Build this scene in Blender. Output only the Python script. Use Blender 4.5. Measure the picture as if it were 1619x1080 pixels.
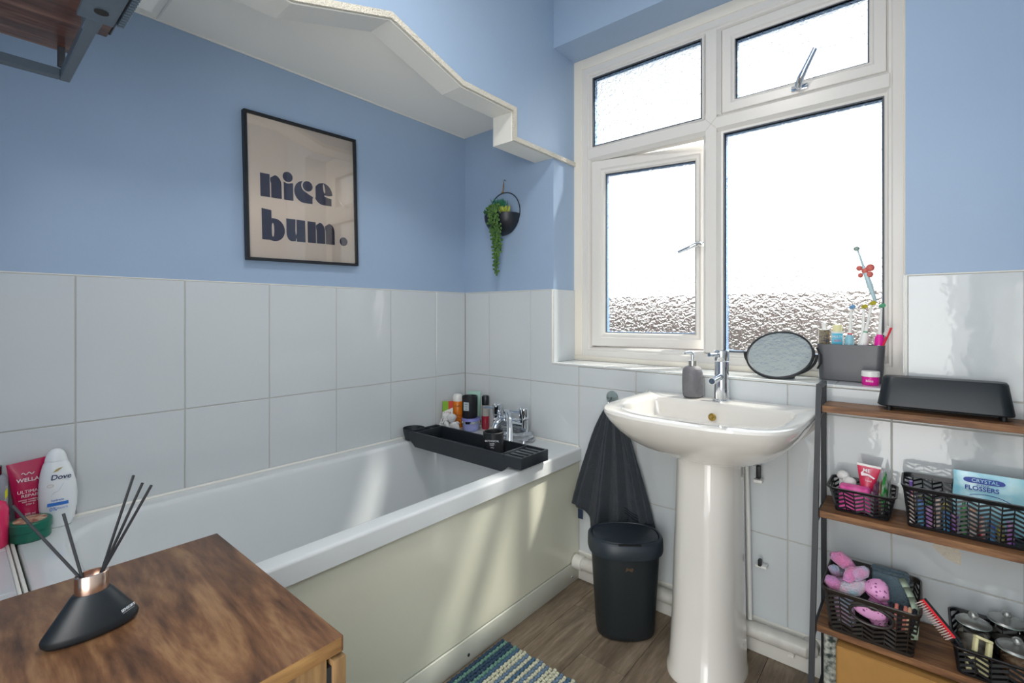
import bpy, bmesh, math, random
from mathutils import Vector, Matrix, noise
random.seed(7)
SC = bpy.context.scene
for o in list(bpy.data.objects): bpy.data.objects.remove(o)
COL = SC.collection
PI = math.pi

# ------------------------------------------------------------------ camera, sky, sun, exposure
CAM = Vector((1.7206, -1.6587, 1.0906))
cd = bpy.data.cameras.new('camera'); cam = bpy.data.objects.new('camera', cd); COL.objects.link(cam)
cam.location = CAM; cam.rotation_euler = (PI/2, 0, 0.7014)
cd.sensor_width = 36; cd.lens = 759.5*36/1619
cd.shift_x = -(813.5-809.5)/1619; cd.shift_y = -(540-497)/1619; cd.clip_start = .02
SC.camera = cam
W = bpy.data.worlds.new('sky'); SC.world = W; W.use_nodes = True
wn = W.node_tree.nodes; wl = W.node_tree.links; wn.clear()
wo = wn.new('ShaderNodeOutputWorld'); wb = wn.new('ShaderNodeBackground'); wt = wn.new('ShaderNodeTexCoord')
wr = wn.new('ShaderNodeValToRGB'); ws = wn.new('ShaderNodeSeparateXYZ')
wl.new(wt.outputs['Generated'], ws.inputs[0]); wl.new(ws.outputs['Z'], wr.inputs[0])
wr.color_ramp.elements[0].position = 0; wr.color_ramp.elements[0].color = (1, .99, .96, 1)
wr.color_ramp.elements[1].position = .7; wr.color_ramp.elements[1].color = (.80, .91, 1, 1)
wl.new(wr.outputs[0], wb.inputs[0]); wb.inputs[1].default_value = 2.0; wl.new(wb.outputs[0], wo.inputs[0])
sd = bpy.data.lights.new('sun', 'SUN'); sd.energy = 11; sd.angle = math.radians(3); sd.color = (1, .95, .86)
so = bpy.data.objects.new('sun', sd); COL.objects.link(so)
so.rotation_euler = Vector((-.42, -.50, -1)).to_track_quat('-Z', 'Y').to_euler()
ld = bpy.data.lights.new('ceiling_fill_light', 'AREA'); ld.shape = 'DISK'; ld.size = .34; ld.energy = 6.5; ld.color = (1, .97, .93)  # unseen area light added to fill the room from above
lo = bpy.data.objects.new('ceiling_fill_light', ld); COL.objects.link(lo); lo.location = (1.15, -1.05, 2.36)
hd_ = bpy.data.lights.new('doorway_fill_light', 'AREA'); hd_.shape = 'RECTANGLE'; hd_.size = .6; hd_.size_y = 1.9; hd_.energy = 10; hd_.color = (1, .975, .94)  # unseen area light added behind the doorway as room fill
ho = bpy.data.objects.new('doorway_fill_light', hd_); COL.objects.link(ho); ho.location = (1.67, -2.02, 1.03); ho.rotation_euler = (PI/2, 0, .95)
SC.view_settings.view_transform = 'Standard'; SC.view_settings.look = 'None'
SC.view_settings.gamma = 1; SC.view_settings.use_curve_mapping = False
SC.view_settings.exposure = 0.48

# ------------------------------------------------------------------ materials
def lin(c):
    if isinstance(c, str): c = [int(c[i:i+2], 16)/255 for i in (0, 2, 4)]
    return tuple(x/12.92 if x <= .04045 else ((x+.055)/1.055)**2.4 for x in c) + (1,)
MATS = {}
def mat(name, color, rough=.5, metal=0, bump=0, bscale=60, var=0, vscale=8, coat=0, spec=.5, alpha=None, sheen=0, trans=0, stretch=None, color2=None, sss=0, emit=0):
    if name in MATS: return MATS[name]
    m = bpy.data.materials.new(name); m.use_nodes = True; MATS[name] = m
    n = m.node_tree.nodes; l = m.node_tree.links; b = n['Principled BSDF']
    b.inputs['Base Color'].default_value = lin(color); b.inputs['Roughness'].default_value = rough
    b.inputs['Metallic'].default_value = metal; b.inputs['Coat Weight'].default_value = coat
    b.inputs['Coat Roughness'].default_value = .04
    b.inputs['Specular IOR Level'].default_value = spec; b.inputs['Sheen Weight'].default_value = sheen
    b.inputs['Transmission Weight'].default_value = trans
    g = n.new('ShaderNodeNewGeometry'); mp = n.new('ShaderNodeMapping')
    if stretch: mp.inputs['Scale'].default_value = stretch
    l.new(g.outputs['Position'], mp.inputs[0])
    if var or color2:
        t = n.new('ShaderNodeTexNoise'); t.inputs['Scale'].default_value = vscale; t.inputs['Detail'].default_value = 5
        l.new(mp.outputs[0], t.inputs['Vector'])
        r = n.new('ShaderNodeValToRGB'); c = lin(color)
        c2 = lin(color2) if color2 else tuple(x*(1-var) for x in c[:3])+(1,)
        r.color_ramp.elements[0].position = .35; r.color_ramp.elements[1].position = .65
        r.color_ramp.elements[0].color = c2; r.color_ramp.elements[1].color = c
        l.new(t.outputs[0], r.inputs[0]); l.new(r.outputs[0], b.inputs['Base Color'])
    if bump:
        t2 = n.new('ShaderNodeTexNoise'); t2.inputs['Scale'].default_value = bscale; t2.inputs['Detail'].default_value = 3
        l.new(mp.outputs[0], t2.inputs['Vector'])
        bp = n.new('ShaderNodeBump'); bp.inputs['Strength'].default_value = bump; bp.inputs['Distance'].default_value = .01
        l.new(t2.outputs[0], bp.inputs['Height']); l.new(bp.outputs[0], b.inputs['Normal'])
        if coat: l.new(bp.outputs[0], b.inputs['Coat Normal'])
    return m
def wood(name, c1, c2, c3, axis='X', scale=9, rough=.45, stretch=9, dist=1.5):
    m = bpy.data.materials.new(name); m.use_nodes = True; MATS[name] = m
    n = m.node_tree.nodes; l = m.node_tree.links; b = n['Principled BSDF']; b.inputs['Roughness'].default_value = rough
    b.inputs['Specular IOR Level'].default_value = .35
    g = n.new('ShaderNodeNewGeometry'); mp = n.new('ShaderNodeMapping')
    mp.inputs['Scale'].default_value = {'X': (1, stretch, stretch), 'Y': (stretch, 1, stretch), 'Z': (stretch, stretch, 1)}[axis]
    oi = n.new('ShaderNodeObjectInfo'); mu = n.new('ShaderNodeMath'); mu.operation = 'MULTIPLY'; mu.inputs[1].default_value = 7.3
    l.new(oi.outputs['Random'], mu.inputs[0]); l.new(mu.outputs[0], mp.inputs['Location'])
    l.new(g.outputs['Position'], mp.inputs[0])
    t = n.new('ShaderNodeTexNoise'); t.inputs['Scale'].default_value = scale*.25; t.inputs['Detail'].default_value = 8; t.inputs['Roughness'].default_value = .62; t.inputs['Distortion'].default_value = dist
    l.new(mp.outputs[0], t.inputs['Vector'])
    t2 = n.new('ShaderNodeTexNoise'); t2.inputs['Scale'].default_value = scale*2.4; t2.inputs['Detail'].default_value = 5
    l.new(mp.outputs[0], t2.inputs['Vector'])
    mx = n.new('ShaderNodeMix'); mx.data_type = 'FLOAT'; mx.inputs[0].default_value = .3
    l.new(t.outputs[0], mx.inputs[2]); l.new(t2.outputs[0], mx.inputs[3])
    r = n.new('ShaderNodeValToRGB'); e = r.color_ramp.elements
    e[0].position = .36; e[0].color = lin(c1); e[1].position = .64; e[1].color = lin(c3)
    k = e.new(.5); k.color = lin(c2)
    l.new(mx.outputs[0], r.inputs[0]); l.new(r.outputs[0], b.inputs['Base Color'])
    bp = n.new('ShaderNodeBump'); bp.inputs['Strength'].default_value = .15; bp.inputs['Distance'].default_value = .004
    l.new(mx.outputs[0], bp.inputs['Height']); l.new(bp.outputs[0], b.inputs['Normal'])
    return m
def clear(name, color='ffffff', tint=.0, rough=.02):
    m = bpy.data.materials.new(name); m.use_nodes = True; MATS[name] = m
    n = m.node_tree.nodes; l = m.node_tree.links; n.remove(n['Principled BSDF'])
    o = n['Material Output']; t = n.new('ShaderNodeBsdfTransparent'); g = n.new('ShaderNodeBsdfGlossy'); g.inputs['Roughness'].default_value = rough
    t.inputs[0].default_value = lin(color)
    f = n.new('ShaderNodeFresnel'); f.inputs[0].default_value = 1.5; mx = n.new('ShaderNodeMixShader')
    ad = n.new('ShaderNodeMath'); ad.operation = 'ADD'; ad.inputs[1].default_value = tint; l.new(f.outputs[0], ad.inputs[0])
    l.new(ad.outputs[0], mx.inputs[0]); l.new(t.outputs[0], mx.inputs[1]); l.new(g.outputs[0], mx.inputs[2]); l.new(mx.outputs[0], o.inputs[0])
    return m
def obscure(name):
    # stippled obscured glass: part of the light passes straight, the rest is bent by the moulded relief
    m = bpy.data.materials.new(name); m.use_nodes = True; MATS[name] = m
    n = m.node_tree.nodes; l = m.node_tree.links; n.remove(n['Principled BSDF']); o = n['Material Output']
    g = n.new('ShaderNodeNewGeometry'); mp = n.new('ShaderNodeMapping'); mp.inputs['Scale'].default_value = (1, .15, 1.15)
    l.new(g.outputs['Position'], mp.inputs[0])
    v = n.new('ShaderNodeTexVoronoi'); v.feature = 'SMOOTH_F1'; v.inputs['Scale'].default_value = 78
    nz = n.new('ShaderNodeTexNoise'); nz.inputs['Scale'].default_value = 55; nz.inputs['Detail'].default_value = 2
    mixv = n.new('ShaderNodeMix'); mixv.data_type = 'VECTOR'; mixv.inputs[0].default_value = .035
    l.new(mp.outputs[0], nz.inputs['Vector']); l.new(mp.outputs[0], mixv.inputs[4]); l.new(nz.outputs['Color'], mixv.inputs[5])
    l.new(mixv.outputs[1], v.inputs['Vector'])
    bp = n.new('ShaderNodeBump'); bp.inputs['Strength'].default_value = 1; bp.inputs['Distance'].default_value = .0042
    l.new(v.outputs['Distance'], bp.inputs['Height'])
    rf = n.new('ShaderNodeBsdfRefraction'); rf.inputs['IOR'].default_value = 1.45; rf.inputs['Roughness'].default_value = .07
    rf.inputs[0].default_value = (.97, .99, 1, 1); l.new(bp.outputs[0], rf.inputs['Normal'])
    gl = n.new('ShaderNodeBsdfGlossy'); gl.inputs['Roughness'].default_value = .05; l.new(bp.outputs[0], gl.inputs['Normal'])
    t = n.new('ShaderNodeBsdfTransparent'); t.inputs[0].default_value = (.97, .99, 1, 1)
    m1 = n.new('ShaderNodeMixShader'); m1.inputs[0].default_value = .70; l.new(t.outputs[0], m1.inputs[1]); l.new(rf.outputs[0], m1.inputs[2])
    m2 = n.new('ShaderNodeMixShader'); m2.inputs[0].default_value = .05; l.new(m1.outputs[0], m2.inputs[1]); l.new(gl.outputs[0], m2.inputs[2])
    l.new(m2.outputs[0], o.inputs[0]); return m

blue = mat('blue_wall_paint', '9db3cd', .42, bump=.06, bscale=25, var=.05, vscale=2.5)
tilem = mat('white_glazed_tile', 'ccd1d3', .045, bump=.09, bscale=13, spec=.5)
grout = mat('grout', 'b9b7b0', .8, bump=.1, bscale=200)
white = mat('white_gloss_paint', 'e6e4dc', .4)
ceilw = mat('white_ceiling_paint', 'faf6ec', .6, bump=.04, bscale=30)
stip = mat('stippled_white_plaster', 'e2dccd', .7, bump=.9, bscale=220)
upvc = mat('white_window_plastic', 'dfdbd5', .28)
upvcw = mat('cream_sealant_strip', 'ebe4d6', .45)
spacer = mat('glazing_spacer', '6f8aab', .4)
rubber = mat('black_gasket', '5a5f66', .6)
acry = mat('white_acrylic', 'd8dcdd', .09, coat=.4)
panelm = mat('cream_bath_panel', 'd8d8c6', .12, coat=.5, bump=.03, bscale=4)
ceram = mat('white_ceramic', 'e3dfd8', .06, coat=.6)
chrome = mat('chrome', 'dfe3e8', .06, metal=1)
brass = mat('old_brass', 'a88a4a', .35, metal=1)
steel = mat('brushed_steel', 'b9b7b2', .3, metal=1)
blackp = mat('black_plastic', '1d2227', .38)
blackm = mat('matt_black', '16191d', .5)
darkg = mat('dark_slate_plastic', '28313a', .42)
char = mat('charcoal_tray', '20262c', .5, bump=.15, bscale=300)
blackmet = mat('black_powder_metal', '22262c', .42)
floorw = wood('grey_brown_vinyl_plank', '65574a', '80715f', '9c8c7a', 'Y', 7, .38, 7)
shelfw = wood('rustic_brown_board', '523a2a', '80593c', 'a0764f', 'X', 10, .5, 9)
cabw = wood('rustic_cabinet_wood', '432d1f', '6e4d35', '92714f', 'X', 8, .42, 6, 2.2)
cabe = wood('rustic_cabinet_edge', '5a3f26', '84623c', 'a3804f', 'Y', 6, .45, 8)
cabs = wood('rustic_cabinet_side', '4d3a28', '715738', '8c6f48', 'Z', 6, .5, 8)
darkw = wood('dark_walnut_board', '1f1513', '4a2f28', '74594c', 'Y', 8, .35, 7)
glass = clear('clear_glass', tint=.03)
lidg = clear('pale_lid_glass', 'f2f8f5', tint=.32, rough=.38)
glassw = clear('window_glass', tint=0, rough=.1)
glassd = clear('tinted_clear_plastic', 'e6efec', tint=.16, rough=.08)
obsc = obscure('obscured_window_glass')
mirr = mat('pale_mirror', 'c9d2d4', .14, metal=.75, bump=.22, bscale=70)  # part-diffuse pale colour put in to brighten the reflection
towelm = mat('navy_towelling', '182b3a', .95, bump=.9, bscale=420, sheen=.25, var=.3, vscale=40)
pearl = mat('green_bead_leaf', '5d7f3a', .4, color2='33582c', vscale=90)
leaf1 = mat('mint_leaf', '2f7a58', .5); leaf2 = mat('yellow_green_leaf', 'a9b24a', .45); leaf3 = mat('dark_green_leaf', '35602f', .5)
twine = mat('jute_twine', '9c7a45', .9)
paper = mat('cream_poster_paper', 'ecdac6', .5); ink = mat('dark_purple_ink', '352b3c', .5)
copper = mat('copper_collar', 'e2c6b6', .2, metal=1)
card = mat('brown_cardboard', 'b08245', .8, var=.06, vscale=40)
pinkm = mat('hot_pink_plastic', 'e0189a', .35); redp = mat('red_plastic', 'd8263a', .35)
whitep = mat('white_plastic', 'e8e8e4', .3); creamp = mat('cream_plastic', 'e5dfae', .45)

# ------------------------------------------------------------------ mesh helpers
class MB:
    def __init__(s): s.v = []; s.f = []
    def add(s, vs, fs):
        o = len(s.v); s.v += [Vector(v) for v in vs]; s.f += [tuple(i+o for i in f) for f in fs]; return s
    def box(s, x0, x1, y0, y1, z0, z1, bevel=0, M=None, seg=2):
        vs = [Vector((x, y, z)) for x in (x0, x1) for y in (y0, y1) for z in (z0, z1)]
        fs = [(0, 1, 3, 2), (4, 6, 7, 5), (0, 4, 5, 1), (2, 3, 7, 6), (0, 2, 6, 4), (1, 5, 7, 3)]
        if bevel:
            b = bmesh.new(); bv = [b.verts.new(v) for v in vs]
            for f in fs: b.faces.new([bv[i] for i in f])
            bmesh.ops.bevel(b, geom=list(b.edges), offset=bevel, segments=seg, profile=.5, affect='EDGES', clamp_overlap=True)
            b.verts.index_update(); vs = [v.co.copy() for v in b.verts]; fs = [tuple(v.index for v in f.verts) for f in b.faces]; b.free()
        if M is not None: vs = [M @ v for v in vs]
        return s.add(vs, fs)
    def loft(s, rings, cap0=True, cap1=True, closed=True):
        n = len(rings[0]); vs = [v for r in rings for v in r]; fs = []
        for k in range(len(rings)-1):
            for i in range(n if closed else n-1):
                j = (i+1) % n; fs.append((k*n+i, k*n+j, (k+1)*n+j, (k+1)*n+i))
        if cap0: fs.append(tuple(range(n-1, -1, -1)))
        if cap1: fs.append(tuple((len(rings)-1)*n+i for i in range(n)))
        return s.add(vs, fs)
    def lathe(s, prof, c=(0, 0, 0), seg=28, sx=1, sy=1, M=None, cap=True):
        rings = []
        for r, z in prof: rings.append([Vector((r*sx*math.cos(2*PI*i/seg), r*sy*math.sin(2*PI*i/seg), z)) for i in range(seg)])
        M = M or Matrix.Identity(4); T = Matrix.Translation(Vector(c)) @ M
        return s.loft([[T @ v for v in r] for r in rings], cap, cap)
    def tube(s, pts, r, seg=10, closed=False, cap=True, flat=1):
        pts = [Vector(p) for p in pts]; n = len(pts); rings = []; up = None
        for i, p in enumerate(pts):
            if closed: t = pts[(i+1) % n]-pts[i-1]
            else: t = pts[min(i+1, n-1)]-pts[max(i-1, 0)]
            t.normalize()
            if up is None:
                up = Vector((0, 0, 1)) if abs(t.z) < .9 else Vector((1, 0, 0))
            a = t.cross(up)
            if a.length < 1e-6: a = t.orthogonal()
            a.normalize(); b = a.cross(t).normalized(); up = b
            rr = r[i] if isinstance(r, (list, tuple)) else r
            rings.append([p+a*rr*math.cos(2*PI*k/seg)+b*rr*flat*math.sin(2*PI*k/seg) for k in range(seg)])
        if closed: rings.append(rings[0]); return s.loft(rings, False, False)
        return s.loft(rings, cap, cap)
    def prism(s, poly, axis, a0, a1, M=None):
        # poly: 2D points in the plane normal to axis ('x': (y,z), 'y': (x,z), 'z': (x,y))
        def P(p, a): return {'x': (a, p[0], p[1]), 'y': (p[0], a, p[1]), 'z': (p[0], p[1], a)}[axis]
        r0 = [Vector(P(p, a0)) for p in poly]; r1 = [Vector(P(p, a1)) for p in poly]
        if M is not None: r0 = [M @ v for v in r0]; r1 = [M @ v for v in r1]
        return s.loft([r0, r1])
    def ball(s, c, rx, ry=None, rz=None, seg=12, rings=8, M=None):
        ry = ry or rx; rz = rz or rx; M = M or Matrix.Identity(4); c = Vector(c); R = []
        for k in range(1, rings):
            a = PI*k/rings
            R.append([c+M @ Vector((rx*math.sin(a)*math.cos(2*PI*i/seg), ry*math.sin(a)*math.sin(2*PI*i/seg), -rz*math.cos(a))) for i in range(seg)])
        o = len(s.v); s.loft(R, False, False); n = len(s.v)
        s.v += [c+M @ Vector((0, 0, -rz)), c+M @ Vector((0, 0, rz))]
        for i in range(seg):
            j = (i+1) % seg; s.f.append((n, o+j, o+i)); q = o+(rings-2)*seg; s.f.append((n+1, q+i, q+j))
        return s
    def build(s, name, m, parent=None, smooth=True, angle=35, kind=None, label=None, recalc=True):
        org = ORG.get(parent.name, Vector((0, 0, 0))) if parent else Vector((0, 0, 0))
        me = bpy.data.meshes.new(name); me.from_pydata([v-org for v in s.v], [], s.f)
        if recalc:
            b = bmesh.new(); b.from_mesh(me); bmesh.ops.recalc_face_normals(b, faces=b.faces); b.to_mesh(me); b.free()
        if smooth:
            me.polygons.foreach_set('use_smooth', [True]*len(me.polygons)); me.set_sharp_from_angle(angle=math.radians(angle))
        if m: me.materials.append(m)
        o = bpy.data.objects.new(name, me); COL.objects.link(o)
        if parent: o.parent = parent
        ORG[o.name] = org
        if kind: o['kind'] = kind
        if label: o['label'] = label
        return o
ORG = {}
def thing(name, label, cat, loc, group=None, kind=None):
    o = bpy.data.objects.new(name, None); COL.objects.link(o); o.location = loc; o.empty_display_size = .05
    ORG[o.name] = Vector(loc); o['label'] = label; o['category'] = cat
    if group: o['group'] = group
    if kind: o['kind'] = kind
    return o
def tag(o, label, cat, group=None):
    o['label'] = label; o['category'] = cat
    if group: o['group'] = group
    return o
def struct(o, label=None, cat=None):
    o['kind'] = 'structure'
    if label: o['label'] = label
    if cat: o['category'] = cat
    return o
def sroot(name, label, cat):
    o = bpy.data.objects.new(name, None); COL.objects.link(o); ORG[o.name] = Vector((0, 0, 0)); return struct(o, label, cat)
def recenter(o):
    # top-level single mesh: put the origin at the base of its bounding box
    me = o.data; xs = [v.co for v in me.vertices]
    c = Vector(((min(v.x for v in xs)+max(v.x for v in xs))/2, (min(v.y for v in xs)+max(v.y for v in xs))/2, min(v.z for v in xs)))
    me.transform(Matrix.Translation(-c)); o.location = c; ORG[o.name] = c; return o
def cyl(c, r, z0, z1, seg=24, bev=.0):
    return MB().lathe([(r-bev, z0), (r, z0+bev), (r, z1-bev), (r-bev, z1)] if bev else [(r, z0), (r, z1)], (c[0], c[1], 0), seg)
def rotM(axis, deg): return Matrix.Rotation(math.radians(deg), 4, axis)
def at(loc, rz=0, rx=0, ry=0): return Matrix.Translation(Vector(loc)) @ rotM('Z', rz) @ rotM('Y', ry) @ rotM('X', rx)
def text(body, size, M, m, parent, name='lettering', thick=0, extr=.0003, align='CENTER', sx=1, shear=0):
    c = bpy.data.curves.new('t', 'FONT'); c.body = body; c.size = size; c.extrude = extr; c.offset = thick
    c.align_x = align; c.align_y = 'CENTER'; c.resolution_u = 3; c.shear = shear
    t = bpy.data.objects.new('t', c); COL.objects.link(t); bpy.context.view_layer.update()
    me = bpy.data.meshes.new_from_object(t.evaluated_get(bpy.context.evaluated_depsgraph_get()))
    bpy.data.objects.remove(t); bpy.data.curves.remove(c)
    org = ORG[parent.name]; me.transform(Matrix.Translation(-org) @ M @ Matrix.Scale(sx, 4, (1, 0, 0))); me.materials.clear(); me.materials.append(m)
    me.name = name; o = bpy.data.objects.new(name, me); COL.objects.link(o); o.parent = parent; ORG[o.name] = org; return o
def face(p, right, up, off=0):
    r = Vector(right).normalized(); u = Vector(up); u = (u-r*u.dot(r)).normalized(); n = r.cross(u)
    p = Vector(p)+n*off
    return Matrix(((r.x, u.x, n.x, p.x), (r.y, u.y, n.y, p.y), (r.z, u.z, n.z, p.z), (0, 0, 0, 1)))
def facecam(p, off=0, tilt=0, yaw=0):
    p = Vector(p); d = CAM-p; d.z = 0; d.normalize(); d = rotM('Z', yaw).to_3x3() @ d
    r = Vector((-d.y, d.x, 0)); r = r if r.cross(Vector((0, 0, 1))).dot(d) > 0 else -r
    up = Vector((0, 0, 1)); up = (rotM('Z', 0).to_3x3() @ up)
    if tilt: up = Matrix.Rotation(math.radians(tilt), 3, d) @ up; r = Matrix.Rotation(math.radians(tilt), 3, d) @ r
    return face(p, r, up, off)
def rrect(x0, x1, y0, y1, r, z=0, k=7, m=5):
    if not isinstance(r, (tuple, list)): r = (r,)*4      # corners: x1y0, x1y1, x0y1, x0y0
    pts = []; C = [(x1, y0, -90, r[0], -1, 1), (x1, y1, 0, r[1], -1, -1), (x0, y1, 90, r[2], 1, -1), (x0, y0, 180, r[3], 1, 1)]
    arcs = []
    for cx, cy, a0, rr, sx, sy in C:
        c = (cx+sx*rr, cy+sy*rr); arcs.append([(c[0]+rr*math.cos(math.radians(a0+90*i/k)), c[1]+rr*math.sin(math.radians(a0+90*i/k))) for i in range(k+1)])
    for i in range(4):
        a = arcs[i]; b = arcs[(i+1) % 4]; pts += a
        for j in range(1, m): t = j/m; pts.append((a[-1][0]*(1-t)+b[0][0]*t, a[-1][1]*(1-t)+b[0][1]*t))
    return [Vector((p[0], p[1], z)) for p in pts]
def copy_tree(o, delta, label=None):
    c = o.copy(); COL.objects.link(c)
    c.location = o.location+Vector(delta) if not o.parent else o.location
    ORG[c.name] = ORG[o.name]+Vector(delta)
    if label: c['label'] = label
    for ch in list(o.children):
        k = copy_tree(ch, delta); k.parent = c
    return c

# ------------------------------------------------------------------ room shell
FL = .025; XR = 1.972; YF = -1.86; ZC = 2.46; AZ = 1.964
WX0, WX1, WZ0, WZ1 = .53, 1.69, .885, 2.22
fl = sroot('floor', 'grey-brown wood-look plank floor between bath, bin and basin', 'floor')
MB().box(-.1, XR+.1, YF-.1, .05, FL-.06, FL-.004).build('subfloor', mat('dark_joint', '3a322b', .8), fl)
PW = .152; px = .66-.06; i = 0
while px < XR+.05:
    y = .03-.5*((i*37) % 5)/5
    y1 = .03
    while y1 > YF-.05:
        y0 = max(y-.0 if y < y1 else y1-.9, YF-.05); 
        if y1-y0 > .02: MB().box(max(px+.0006, .3), min(px+PW-.0006, XR+.09), y0+.0006, y1-.0006, FL-.004, FL, .0004, seg=1).build('plank', floorw, fl)
        y1 = y0; y = y0-.9
    px += PW; i += 1
wl_ = sroot('wall_left', 'blue painted long wall above white tiles beside the bath', 'wall')
MB().box(-.12, -.007, YF-.1, .12, 0, ZC).build('paint', blue, wl_, smooth=False)
MB().box(-.008, -.0022, YF, .008, .5, 1.194).build('grout', grout, wl_, smooth=False)
MB().box(-.0075, -.0004, YF, -.001, 1.1935, 1.197, .001, seg=1).build('tile_trim', white, wl_)
wb_ = sroot('wall_back', 'blue wall around the window with white tiles below', 'wall')
for b in ((-.1, WX0, 0, ZC), (WX0, WX1, 0, WZ0-.006), (WX0, WX1, WZ1, ZC), (WX1, XR+.12, 0, ZC)):
    MB().box(b[0], b[1], .007, .29, b[2], b[3]).build('masonry', blue, wb_, smooth=False)
for b in ((0, WX0-.002, 1.194), (WX0-.002, WX1, WZ0-.007), (WX1, XR, 1.194)):
    MB().box(b[0], b[1], .0022, .0078, .0, b[2]).build('grout', grout, wb_, smooth=False)
wr_ = sroot('wall_right', 'blue wall on the right with white tiles below', 'wall')
MB().box(XR+.007, XR+.12, YF-.1, .02, 0, ZC).build('paint', blue, wr_, smooth=False)
MB().box(XR+.002, XR+.008, YF, 0, 0, 1.194).build('grout', grout, wr_, smooth=False)
wf_ = sroot('wall_front', 'blue wall with the doorway facing the window', 'wall')
for b in ((-.1, 1.18, 0, ZC), (1.18, XR+.1, 2.03, ZC), (1.93, XR+.1, 0, 2.03)):
    MB().box(b[0], b[1], YF-.1, YF, b[2], b[3]).build('paint', blue, wf_, smooth=False)
c_ = sroot('ceiling', 'white ceiling high over the room', 'ceiling')
MB().box(-.1, XR+.12, YF-.1, .29, ZC, ZC+.08).build('plaster', ceilw, c_, smooth=False)
ac = sroot('ceiling_alcove', 'low white panelled ceiling over the bath', 'ceiling')
MB().box(-.006, .45, -1.254, .006, AZ, AZ+.02).build('panel', ceilw, ac, smooth=False)
MB().box(-.006, .45, YF, -1.258, AZ, AZ+.02).build('panel', ceilw, ac, smooth=False)
MB().box(-.006, .45, -1.259, -1.253, AZ-.003, AZ+.01, .001, seg=1).build('joint_strip', white, ac)
MB().tube([(-.004, YF, AZ-.001), (-.004, 0, AZ-.001)], .004, 6).build('bead', white, ac)

# tiles ------------------------------------------------------------
TM = {}
def tile(parent, plane, a0, a1, z0, z1, pos=0, g=.0015, th=.006, name='tile'):
    a0 += g; a1 -= g; z0 += g; z1 -= g
    if a1-a0 < .004 or z1-z0 < .004: return
    key = (plane, round(a1-a0, 4), round(z1-z0, 4))
    if key not in TM:
        w, h = a1-a0, z1-z0
        mb = MB()
        if plane == 'L': mb.box(-th, 0, 0, w, 0, h, .0012, seg=1)
        if plane == 'R': mb.box(0, th, 0, w, 0, h, .0012, seg=1)
        if plane == 'B': mb.box(0, w, 0, th, 0, h, .0012, seg=1)
        if plane == 'H': mb.box(0, w, 0, h, -th, 0, .0012, seg=1)
        o = mb.build(name, tilem, parent, angle=25); TM[key] = o.data
    else:
        o = bpy.data.objects.new(name, TM[key]); COL.objects.link(o); o.parent = parent
    j = random.uniform(-.0003, .0003)
    o.location = {'L': (pos+j, a0, z0), 'R': (pos+j, a0, z0), 'B': (a0, pos+j, z0), 'H': (a0, z0, pos)}[plane]
    o.rotation_euler = (0, random.uniform(-.0016, .0016), random.uniform(-.0016, .0016)) if plane in 'LR' else (random.uniform(-.0016, .0016), 0, random.uniform(-.0016, .0016)) if plane == 'B' else (0, 0, 0)
ys = [0]+[-(.186+.25*k) for k in range(7)]+[YF]
for k in range(len(ys)-1):
    for z0, z1 in ((.553, .8), (.8, 1.194)): tile(wl_, 'L', ys[k+1], ys[k], z0, z1)
    for z0, z1 in ((.13, .4), (.4, .8), (.8, 1.194)): tile(wr_, 'R', ys[k+1], ys[k], z0, z1, XR)
xs = [0]+[.161+.25*k for k in range(8)]+[XR]
for k in range(len(xs)-1):
    for z0, z1 in ((.13, .4), (.4, .8), (.8, 1.194)):
        if z0 < .5: tile(wb_, 'B', xs[k], xs[k+1], z0 if xs[k+1] > .6 or z0 > .3 else z0, z1); continue
        if xs[k+1] <= WX0: tile(wb_, 'B', xs[k], xs[k+1], z0, z1)
        elif xs[k] < WX0:                                   # tile cut to an L around the reveal
            g = .0015; a, b, t = xs[k]+g, xs[k+1]-g, WX0-.004
            MB().prism([(a, .8+g), (b, .8+g), (b, WZ0-.006), (t, WZ0-.006), (t, z1-g), (a, z1-g)], 'y', 0, .006).build('tile', tilem, wb_, smooth=False)
        elif xs[k] >= WX1-.04 and xs[k] < WX1:
            tile(wb_, 'B', WX1+.004, xs[k+1], WZ0-.006, z1); tile(wb_, 'B', xs[k], xs[k+1], .8, WZ0-.006)
        elif xs[k] > WX1: tile(wb_, 'B', xs[k], xs[k+1], .8, z1)
        else: tile(wb_, 'B', xs[k], xs[k+1], .8, WZ0-.006)
for a, b in ((.53, .78), (.78, 1.03), (1.03, 1.28), (1.28, 1.53), (1.53, 1.69)): tile(wb_, 'H', a, b, -.004, .168, WZ0+.002, g=.0006)
MB().box(WX0-.002, WX0+.005, .004, .166, WZ0+.002, 1.197, .001, seg=1).build('tile', tilem, wb_)
MB().box(WX1-.005, WX1+.002, .004, .166, WZ0+.002, 1.197, .001, seg=1).build('tile', tilem, wb_)
MB().box(WX0-.001, WX1, -.003, .004, WZ0-.006, WZ0+.0025, .0025).build('tile_trim', white, wb_)
MB().box(WX0-.005, WX0+.002, -.0025, .004, WZ0-.006, 1.196, .002).build('tile_trim', white, wb_)
MB().box(WX1-.002, WX1+.005, -.0025, .006, WZ0-.006, 1.196, .002).build('tile_trim', white, wb_)
MB().box(0, WX0, -.0005, .007, 1.1935, 1.197, .001, seg=1).build('tile_trim', white, wb_)
MB().box(WX1, XR, -.0005, .007, 1.1935, 1.197, .001, seg=1).build('tile_trim', white, wb_)
# bare patch of old adhesive under the second shelf
MB().prism([(1.752, .505), (1.79, .512), (1.80, .48), (1.799, .455), (1.772, .462), (1.745, .486)], 'y', -.0008, .0002).build('adhesive_patch', mat('dried_adhesive', 'd9d0c0', .8, bump=.4, bscale=150), wb_)

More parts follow.
